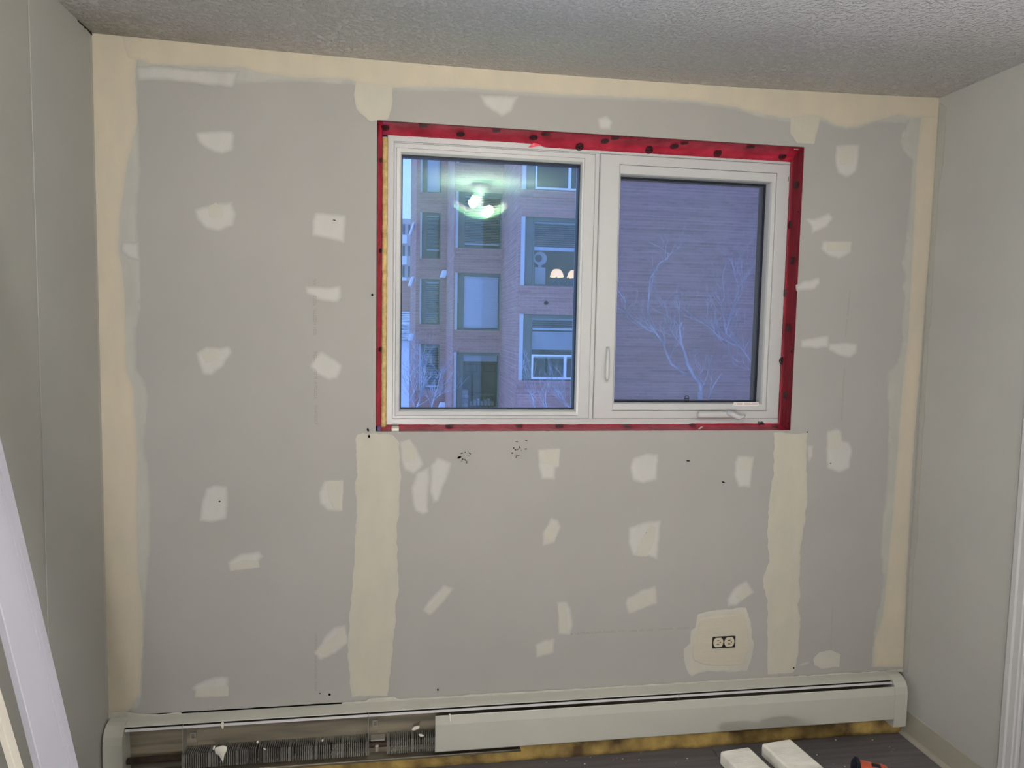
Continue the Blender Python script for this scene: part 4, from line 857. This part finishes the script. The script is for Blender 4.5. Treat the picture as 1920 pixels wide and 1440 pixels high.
# ------------------------------------------------------------------ ceiling lamp (seen mirrored in the glass)
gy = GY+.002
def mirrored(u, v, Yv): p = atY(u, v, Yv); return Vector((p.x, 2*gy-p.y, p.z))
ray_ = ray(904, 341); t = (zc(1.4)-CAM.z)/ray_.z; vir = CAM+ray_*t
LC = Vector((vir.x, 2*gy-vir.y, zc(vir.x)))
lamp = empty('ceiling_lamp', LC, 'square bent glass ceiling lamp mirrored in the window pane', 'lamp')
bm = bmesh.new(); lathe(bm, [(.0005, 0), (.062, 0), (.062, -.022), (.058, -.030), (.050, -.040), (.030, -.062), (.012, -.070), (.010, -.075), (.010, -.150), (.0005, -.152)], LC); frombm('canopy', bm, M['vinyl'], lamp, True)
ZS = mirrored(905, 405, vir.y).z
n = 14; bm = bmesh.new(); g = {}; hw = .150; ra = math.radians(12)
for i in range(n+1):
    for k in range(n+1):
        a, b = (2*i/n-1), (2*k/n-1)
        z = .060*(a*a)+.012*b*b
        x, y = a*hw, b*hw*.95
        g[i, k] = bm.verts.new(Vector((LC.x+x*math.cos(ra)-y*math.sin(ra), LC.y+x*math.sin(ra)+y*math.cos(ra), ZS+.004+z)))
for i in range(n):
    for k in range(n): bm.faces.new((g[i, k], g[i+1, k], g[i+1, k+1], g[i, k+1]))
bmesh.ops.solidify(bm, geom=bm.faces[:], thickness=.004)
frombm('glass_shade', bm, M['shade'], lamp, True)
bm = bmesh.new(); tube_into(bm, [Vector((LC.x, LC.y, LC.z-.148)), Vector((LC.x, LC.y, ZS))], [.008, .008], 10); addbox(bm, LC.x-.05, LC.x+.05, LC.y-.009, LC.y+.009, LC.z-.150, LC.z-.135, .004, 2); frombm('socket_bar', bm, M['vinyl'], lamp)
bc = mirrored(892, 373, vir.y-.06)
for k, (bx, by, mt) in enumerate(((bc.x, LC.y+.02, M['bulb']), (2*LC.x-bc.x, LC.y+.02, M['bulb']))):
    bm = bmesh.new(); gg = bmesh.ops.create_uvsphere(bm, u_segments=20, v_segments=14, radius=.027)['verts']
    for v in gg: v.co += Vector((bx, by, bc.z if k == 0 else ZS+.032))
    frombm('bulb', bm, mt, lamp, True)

# ------------------------------------------------------------------ tripod work light added unseen behind the camera to brighten the room
wc = Vector((.78, -2.98, .88)); fill = empty('added_fill_light', (wc.x, wc.y, .012), 'added yellow tripod work light on the drop cloth behind the camera', 'work light')
aim = (Vector((2.0, 0, 4.2))-wc).normalized()
M['fill_lens'] = emis('fill_light_lens', (1.0, .97, .93), FILL_POWER); M['fill_body'] = principled('yellow_housing', (.70, .48, .04), .4, .4)
bm = bmesh.new(); tube_into(bm, [wc-aim*.10, wc-aim*.07, wc-aim*.012, wc], [.05, .10, .135, .135], 28); frombm('lamp_housing', bm, M['fill_body'], fill, True)
bm = bmesh.new(); tube_into(bm, [wc-aim*.002, wc+aim*.004], [.122, .120], 28); frombm('lamp_lens', bm, M['fill_lens'], fill)
bm = bmesh.new(); tube_into(bm, [Vector((wc.x, wc.y-.03, wc.z-.08)), Vector((wc.x, wc.y-.03, .15))], [.014, .016], 12); tube_into(bm, [wc-aim*.06, Vector((wc.x, wc.y-.03, wc.z-.09))], [.012, .012], 8); frombm('pole', bm, M['black'], fill, True)
for k in range(3):
    a = 2*math.pi*k/3+1.2; bm = bmesh.new(); tube_into(bm, [Vector((wc.x, wc.y-.03, .45)), Vector((wc.x+.36*math.cos(a), wc.y-.03+.36*math.sin(a), .022))], [.010, .010], 8); frombm('leg', bm, M['black'], fill, True)

# ------------------------------------------------------------------ outside: apartment building
def gx(u, Y): return atY(u, 600, Y).x
def gz(u, v, Y): return atY(u, v, Y).z
Z0, Z1 = -9.0, 13.0
apt = empty('apartment_building', (gx(930, 22.9), 24, Z0), 'brown brick apartment building with stepped bays across the street', 'building')
Y1, Y2, Y3 = 28.4, 22.9, 18.4
def brickbox(x0, x1, y0, y1, z0, z1, mat='brick', name='brick_wall'): return box(name, x0, x1, y0, y1, z0, z1, M[mat], apt)
def chamfer(xa, ya, xb, yb, mat='brick'):
    return prism('brick_pier', [(xa, ya), (xb, yb), (xb+.05, yb+.35), (xa+.05, ya+.35)], 'z', Z0, Z1, M[mat], apt)
def slats(x0, x1, y, z0, z1, pitch, mat, parent, ang=.5, name='blind'):
    bm = bmesh.new(); z = z1-pitch*.5
    while z > z0:
        h = pitch*.42; bm.faces.new([bm.verts.new(c) for c in ((x0, y-h*.5, z-h*ang), (x1, y-h*.5, z-h*ang), (x1, y+h*.5, z+h*ang), (x0, y+h*.5, z+h*ang))]); z -= pitch
    bmesh.ops.solidify(bm, geom=bm.faces[:], thickness=.004)
    return frombm(name, bm, mat, parent)
def window(u0, u1, ug, v0, v1, Y, spec):
    """opening u0..u1, glazing from ug; pale jamb then dark side panel at the left"""
    um = (u0+u1)/2; x0, x1, xg = gx(u0, Y), gx(u1, Y), gx(ug, Y); zt, zb = gz(um, v0, Y), gz(um, v1, Y)
    w = empty('window', ((x0+x1)/2, Y+.1, zb)); w.parent = apt; w.location = Vector(((x0+x1)/2, Y+.1, zb))-wloc(apt)
    s = (xg-x0)*.42
    box('pale_jamb', x0, x0+s*.75, Y+.02, Y+.28, zb, zt, M['reveal'], w)
    box('side_panel', x0+s*.75, xg, Y+.10, Y+.16, zb, zt, M['frame_far'], w)
    f = .05
    rings_mesh('window_frame', [(xg-.01, x1, zb, zt, Y+.08), (xg+f*.5, x1-f, zb+f, zt-f*2.2, Y+.08)], M['frame_far'], w, back=Y+.20)
    gx0_, gx1_, gz0_, gz1_ = xg+f*.5, x1-f, zb+f, zt-f*2.2
    box('pane', gx0_, gx1_, Y+.13, Y+.14, gz0_, gz1_, M['glass_far'], w)
    # room behind the glass
    d = 1.6; vs = [(gx0_-.3, Y+.3, gz0_-.3), (gx1_+.3, Y+.3, gz0_-.3), (gx1_+.3, Y+.3, gz1_+.3), (gx0_-.3, Y+.3, gz1_+.3)]
    vs += [(a, Y+.3+d, b) for a, _, b in vs]
    mk('room_interior', vs, [(4, 5, 6, 7), (0, 1, 5, 4), (1, 2, 6, 5), (2, 3, 7, 6), (3, 0, 4, 7)], M['room'], w)
    hgt = gz1_-gz0_
    for it in spec:
        k = it[0]
        if k == 'blind':     # from top, fraction, pitch, material
            slats(gx0_+.02, gx1_-.02, Y+.19, gz1_-hgt*it[1], gz1_-.03, it[2], M[it[3]], w)
            box('head_rail', gx0_+.01, gx1_-.01, Y+.16, Y+.22, gz1_-.05, gz1_-.005, M[it[3]], w)
            if it[1] < .97: box('bottom_rail', gx0_+.02, gx1_-.02, Y+.165, Y+.21, gz1_-hgt*it[1]-it[4], gz1_-hgt*it[1], M['blind_bright'], w)
        elif k == 'solid':
            box('roller_blind', gx0_+.02, gx1_-.02, Y+.18, Y+.19, gz1_-hgt*it[2], gz1_-hgt*it[1], M[it[3]], w)
        elif k == 'sash':    # white two-light slider at the bottom
            z1_ = gz0_+hgt*it[1]; xm = gx0_+(gx1_-gx0_)*it[2]
            rings_mesh('white_sash', [(gx0_-.01, xm, gz0_-.01, z1_, Y+.06), (gx0_+.04, xm-.05, gz0_+.05, z1_-.05, Y+.06)], M['frame_lite'], w, back=Y+.12)
            rings_mesh('white_sash', [(xm, gx1_+.01, gz0_-.01, z1_, Y+.06), (xm+.03, gx1_-.04, gz0_+.05, z1_-.05, Y+.06)], M['frame_lite'], w, back=Y+.12)
    return w, (gx0_, gx1_, gz0_, gz1_)
def column(u0, u1, ug, Y, wins):
    um = (u0+u1)/2; x0, x1 = gx(u0, Y), gx(u1, Y); edges = [Z1]; res = []
    for v0, v1, spec in wins:
        zt, zb = gz(um, v0, Y), gz(um, v1, Y)
        brickbox(x0, x1, Y, Y+.35, zt, edges[-1], name='brick_spandrel')
        # projecting soldier course under the window
        box('brick_sill', x0-.05, x1, Y-.03, Y, zb-.20, zb, M['brick'], apt)
        edges.append(zb); res.append(window(u0, u1, ug, v0, v1, Y, spec))
    brickbox(x0, x1, Y, Y+.35, Z0, edges[-1], name='brick_spandrel')
    return res
R1 = column(786, 825, 797, Y1, [(275, 361, [('solid', 0, 1.0, 'blind_bright')]), (398, 485, [('blind', .80, .055, 'blind', .04)]), (523, 608, [('blind', .98, .085, 'blind_bright', .02)]), (645, 731, [('blind', .93, .07, 'blind', .06)])])
R2 = column(852, 938, 868, Y2, [(200, 307, [('solid', 0, 1.0, 'blind_bright')]), (360, 466, [('blind', .92, .055, 'blind', .05)]), (512, 619, [('solid', .03, .99, 'blind_bright'), ('blind', .98, .075, 'blind_bright', .01)]), (661, 770, [('solid', .0, .11, 'blind')])])
R3 = column(974, 1112, 998, Y3, [(228, 358, [('sash', .42, .58), ('solid', 0, .5, 'blind')]), (408, 537, [('blind', .40, .062, 'blind', .10)]), (590, 714, [('blind', .16, .062, 'blind', .06), ('solid', .22, .52, 'blind'), ('sash', .40, .58), ('solid', .60, .66, 'blind')])])
# piers, side faces, far returns
brickbox(gx(779, Y1), gx(786, Y1), Y1, Y1+.35, Z0, Z1); chamfer(gx(769, Y1+3), Y1+3, gx(779, Y1), Y1)
brickbox(gx(825, Y1), gx(836, Y1), Y1, Y1+.35, Z0, Z1)
chamfer(gx(836, Y1), Y1, gx(849, Y2), Y2); brickbox(gx(849, Y2), gx(852, Y2), Y2, Y2+.35, Z0, Z1)
brickbox(gx(938, Y2), gx(940, Y2), Y2, Y2+.35, Z0, Z1)
chamfer(gx(940, Y2), Y2, gx(970, Y3), Y3); brickbox(gx(970, Y3), gx(974, Y3), Y3, Y3+.35, Z0, Z1)
brickbox(gx(1112, Y3), gx(1140, Y3), Y3, Y3+.35, Z0, Z1)
YB = 17.4
brickbox(gx(1128, YB), gx(1128, YB)+14, YB, YB+.6, Z0, Z1, 'brick2', 'blank_brick_wall')
brickbox(gx(769, Y1+3), gx(1500, YB)+8, Y1+3.5, Y1+3.9, Z0, Z1, 'brick', 'rear_wall')
# vent on the spandrel
p = atY(1024, 568, Y3); bm = bmesh.new(); tube_into(bm, [p+Vector((0, .02, 0)), p+Vector((0, -.06, 0))], [.055, .05], 12); frombm('wall_vent', bm, M['black'], apt)
# snow caught on ledges
for u, v, Y, w, h in ((772, 430, Y1+1, .10, .55), (771, 528, Y1+1, .16, .4), (771, 632, Y1+1, .2, .3), (832, 514, Y1-.1, .25, .3), (829, 760, Y1-.1, .3, .3)):
    p = atY(u, v, Y); bm = bmesh.new(); addbox(bm, p.x-w/2, p.x+w/2, Y-.25, Y-.02, p.z-h/2, p.z+h/2, .03, 2)
    for vv in bm.verts: vv.co.x += (vv.co.z-p.z)*.35
    frombm('ledge_snow', bm, M['snow'], apt, True)
# things inside the flats
(_, (a0, a1, b0, b1)) = R3[1]
for k, (u, v) in enumerate(((1044, 512), (1076, 514))):
    p = atY(u, v, Y3+.75); root = empty('table_lamp', (p.x, p.y, b0-.28), ['glowing cream table lamp left of the two inside the far window', 'glowing cream table lamp right of the two inside the far window'][k], 'lamp', 'lamps in the far window')
    bm = bmesh.new(); lathe(bm, [(.02, .22), (.10, .21), (.17, .13), (.21, .0), (.205, -.02)], Vector((p.x, p.y, p.z-.1)), 20); frombm('lamp_shade', bm, M['lampglow'], root, True)
    bm = bmesh.new(); lathe(bm, [(.001, 0), (.09, 0), (.09, .02), (.02, .05), (.015, p.z-.1-b0+.28), (.001, p.z-.1-b0+.28)], Vector((p.x, p.y, b0-.28)), 14); frombm('lamp_base', bm, M['furn'], root, True)
x0, x1 = gx(1031, Y3+.4), gx(1100, Y3+.4); bm = bmesh.new(); rn = random.Random(5)
addbox(bm, x0, x1, Y3+.33, Y3+.52, b0-.02, b0+.10)
for i in range(260):
    c = Vector((rn.uniform(x0, x1), rn.uniform(Y3+.30, Y3+.54), rn.uniform(b0+.02, b0+.22))); s = rn.uniform(.015, .04); an = rn.uniform(0, 3)
    bm.faces.new([bm.verts.new(c+Vector((s*math.cos(an+q), rn.uniform(-.01, .01), s*math.sin(an+q)))) for q in (0, 1.6, 3.1, 4.7)])
tag(frombm('window_planter', bm, M['leaf']), 'frosty bluish plant trough on the sill of the lit far window', 'planter')
fx = (gx(997, Y3+.5)+gx(1021, Y3+.5))/2; fan = empty('tower_appliance', (fx, Y3+.5, b0-.28), 'pale tower shaped appliance standing in the lit far window', 'appliance')
bm = bmesh.new(); addbox(bm, fx-.17, fx+.17, Y3+.38, Y3+.6, b0-.28, b0+.52, .03, 2); frombm('cabinet', bm, M['blind'], fan)
bm = bmesh.new(); tube_into(bm, [Vector((fx, Y3+.52, b0+.78)), Vector((fx, Y3+.38, b0+.78))], [.20, .20], 20); frombm('drum', bm, M['blind'], fan)
bm = bmesh.new(); tube_into(bm, [Vector((fx-.05, Y3+.385, b0+.78)), Vector((fx-.05, Y3+.37, b0+.78))], [.11, .10], 18); frombm('porthole', bm, M['furn'], fan)
bm = bmesh.new(); addbox(bm, fx-.05, fx+.05, Y3+.43, Y3+.55, b0+.5, b0+.62); frombm('neck', bm, M['blind'], fan)
(_, (a0, a1, b0, b1)) = R2[3]
desk = empty('study_desk', ((a0+a1)/2, Y2+1.2, b0-.28), 'dark desk with books inside the lower middle far window', 'desk')
zt_ = gz(900, 738, Y2+1.0)
box('desk_top', a0+.25, a1, Y2+.8, Y2+1.5, zt_-.05, zt_, M['furn'], desk)
for xx in (a0+.3, a1-.1): box('leg', xx, xx+.06, Y2+.85, Y2+1.45, b0-.28, zt_-.05, M['furn'], desk)
for i in range(7):
    xx = a0+.35+i*.13; box('book', xx, xx+.09, Y2+.85, Y2+1.0, zt_-.42, zt_-.42+.16+.08*((i*37) % 3)/2, M['paper'], desk)
box('shelf', a0+.3, a1-.1, Y2+.82, Y2+1.4, zt_-.46, zt_-.42, M['furn'], desk)
cb = empty('drawer_tower', (a0+.12, Y2+.7, b0-.28), 'pale drawer tower beside the desk in the far window', 'drawers')
for i in range(4): box('drawer', a0+.0, a0+.24, Y2+.5, Y2+.8, b0+.02+i*.16, b0+.16+i*.16, M['blind'] if i % 2 else M['paper'], cb, bev=.01)
for i, (u, w_) in enumerate(((884, .22), (918, .24))):
    p = atY(u, 690, Y2+1.85); rings_mesh('picture_frame', [(p.x-w_, p.x+w_, p.z-.16, p.z+.16, Y2+1.85), (p.x-w_+.04, p.x+w_-.04, p.z-.12, p.z+.12, Y2+1.85)], M['furn'], None, back=Y2+1.88)
    tag(bpy.data.objects['picture_frame' if i == 0 else 'picture_frame.001'], ['dark picture frame left above the far desk', 'dark picture frame right above the far desk'][i], 'picture')

# ground, distant houses
tag(box('ground', -90, 90, 6, 190, Z0-.5, Z0, M['snow']), 'snow covered ground between the buildings', kind='structure')
tw = empty('distant_tower', (gx(761, 90), 92, Z0), 'distant grey apartment tower at the left edge of the glass', 'building')
zt_ = gz(760, 410, 90); xa, xb = gx(735, 90)-26, gx(785, 90)
box('tower_wall', xa, xb, 90, 100, Z0, zt_, M['tower'], tw)
zz = zt_-1.2; i = 0
while zz > gz(760, 540, 90):
    box('balcony', gx(751, 90), gx(761.5, 90), 89.2, 90, zz-1.9, zz-.9, M['concrete'], tw)
    for u in (754, 764): box('window', gx(u, 90), gx(u+4, 90), 89.9, 90.02, zz-.8, zz+.5, M['towerwin'], tw)
    for k in range(1, 7):
        box('balcony', gx(751, 90)-4.2*k, gx(761.5, 90)-4.2*k-1.0, 89.2, 90, zz-1.9, zz-.9, M['concrete'], tw)
        box('window', gx(764, 90)-4.2*k, gx(768, 90)-4.2*k+.6, 89.9, 90.02, zz-.8, zz+.5, M['towerwin'], tw)
    zz -= 2.6; i += 1
rb = empty('red_brick_house', (gx(761, 62), 64, Z0), 'pale red brick building behind the snowy roof', 'building')
box('house_wall', gx(735, 62)-14, gx(790, 62), 62, 70, Z0, gz(760, 526, 62), M['brickred'], rb)
rs = empty('snowy_roof_house', (gx(761, 48), 50, Z0), 'low house with snow streaked shingle roof at far left', 'building')
box('house_wall', gx(735, 48)-12, gx(790, 48), 48, 54, Z0, gz(760, 632, 48), M['snow'], rs)
za, zb_ = gz(760, 634, 47.5), gz(760, 584, 52)
prism('roof', [(47.5, za), (52.5, zb_), (57, za), (57, za-.2), (52.5, zb_-.2), (47.5, za-.2)], 'x', gx(735, 48)-12.5, gx(790, 48), M['shingle'], rs)

# bare trees
def tree(name, label, Y, lines, base_u, base_v, tw_n, seed, r0, spread=1.0):
    rn = random.Random(seed); bm = bmesh.new(); segs = []
    root = atY(base_u, base_v, Y)
    bm0 = [Vector((root.x, Y, Z0)), Vector((root.x+.02, Y, (Z0+root.z)/2)), root]
    tube_into(bm, bm0, [r0*1.7, r0*1.4, r0], 8)
    for li, (pts, ra, rb_) in enumerate(lines):
        p3 = []
        dy = rn.uniform(-.5, .5)
        for i, (u, v) in enumerate(pts): p3.append(atY(u, v, Y+dy*min(1, i/3)))
        if len(p3) == 2: p3.insert(1, (p3[0]+p3[1])/2)
        n = len(p3); tube_into(bm, p3, [lerp(ra, rb_, i/(n-1)) for i in range(n)], 6)
        for i in range(n-1): segs.append((p3[i], p3[i+1], lerp(ra, rb_, (i+.5)/(n-1))))
    def twig(p, d, L, r, dep):
        pts = [p]; dd = d.copy()
        for i in range(4):
            dd = (dd+Vector((rn.uniform(-.3, .3), rn.uniform(-.3, .3), rn.uniform(-.15, .32)))).normalized(); pts.append(pts[-1]+dd*L/4)
        tube_into(bm, pts, [r, r*.8, r*.65, r*.5, r*.35], 4)
        if dep > 0:
            for i in range(3):
                k = rn.randint(1, 4); twig(pts[k], (dd+Vector((rn.uniform(-1, 1), rn.uniform(-.7, .7), rn.uniform(-.2, .8)))).normalized(), L*.6, r*.6, dep-1)
    for i in range(tw_n):
        a, b, r = rn.choice(segs); t = rn.random(); p = a.lerp(b, t); d = (b-a).normalized()
        d = (d*.7+Vector((rn.uniform(-1, 1)*spread, rn.uniform(-.5, .5), rn.uniform(-.1, .9)))).normalized()
        twig(p, d, rn.uniform(.3, .75), min(.009, r*.6), 2)
    return tag(frombm(name, bm, M['bark'], None, True), label, 'tree')
q1 = 310/1920
def T1(pts): return [(1140+x*q1, 540+y*q1) for x, y in pts]
def T0(pts): return [(1140+x*q1, 330+y*q1) for x, y in pts]
tree('bare_tree', 'bare grey branching tree in front of the blank brick wall', 11.0, [
 (T1([(1075, 1200), (1070, 1120), (1000, 1030), (930, 900), (900, 780), (850, 640), (835, 500), (830, 460), (860, 400)]), .030, .012),
 (T1([(1000, 1035), (900, 1000), (730, 880), (680, 760), (640, 640), (540, 500), (490, 400), (465, 290), (470, 150), (480, 0)])+T0([(490, 1190), (560, 1080), (600, 1010), (690, 960), (700, 890)]), .022, .006),
 (T1([(545, 510), (470, 490), (350, 400), (200, 280), (105, 230), (-60, 120)]), .016, .008),
 (T1([(210, 170), (120, 30), (20, -120)]), .010, .006),
 (T1([(1075, 1450), (1160, 1290), (1200, 1190), (1240, 1110), (1320, 990)]), .018, .006),
 (T1([(820, 620), (750, 530), (720, 450), (745, 390)]), .010, .005),
 (T1([(1075, 1700), (1500, 1500), (1900, 1150), (1660, 860), (1590, 750), (1530, 680), (1440, 590), (1380, 540), (1370, 460)]), .020, .006),
 (T1([(1530, 690), (1300, 580), (1200, 480), (1090, 400), (960, 350), (880, 320)]), .015, .006),
 (T1([(1510, 860), (1430, 790), (1390, 640), (1370, 590)]), .010, .005),
 (T1([(1375, 500)])+T0([(1490, 1400), (1520, 1300), (1480, 1180), (1450, 1050), (1440, 960)]), .010, .004),
 (T1([(1370, 540), (1310, 200), (1230, 100), (1200, 0)]), .008, .004),
 (T1([(1310, 200)])+T0([(1350, 1400), (1340, 1300), (1330, 1160), (1380, 980)]), .007, .004)], 1313, 735, 70, 3, .05)
tree('bare_tree', 'slender bare tree at the lower left of the fixed pane', 16.0, [
 ([(806, 775), (812, 752), (820, 728), (826, 700)], .02, .008), ([(778, 772), (786, 752), (790, 730), (790, 690), (788, 665)], .022, .008),
 ([(768, 752), (776, 735), (770, 712), (766, 690)], .016, .006), ([(790, 720), (797, 700), (800, 680)], .010, .005), ([(812, 752), (825, 740), (832, 712)], .01, .005)], 790, 790, 60, 8, .05)
tree('bare_tree', 'small bare tree below the right bay of far windows', 14.0, [
 ([(1004, 770), (1000, 750), (996, 740), (1005, 735)], .014, .006), ([(1028, 772), (1022, 752), (1024, 730)], .012, .005), ([(1072, 765), (1050, 752), (1046, 735)], .012, .005), ([(1085, 772), (1060, 760), (1052, 740)], .010, .005)], 1030, 800, 26, 5, .04)
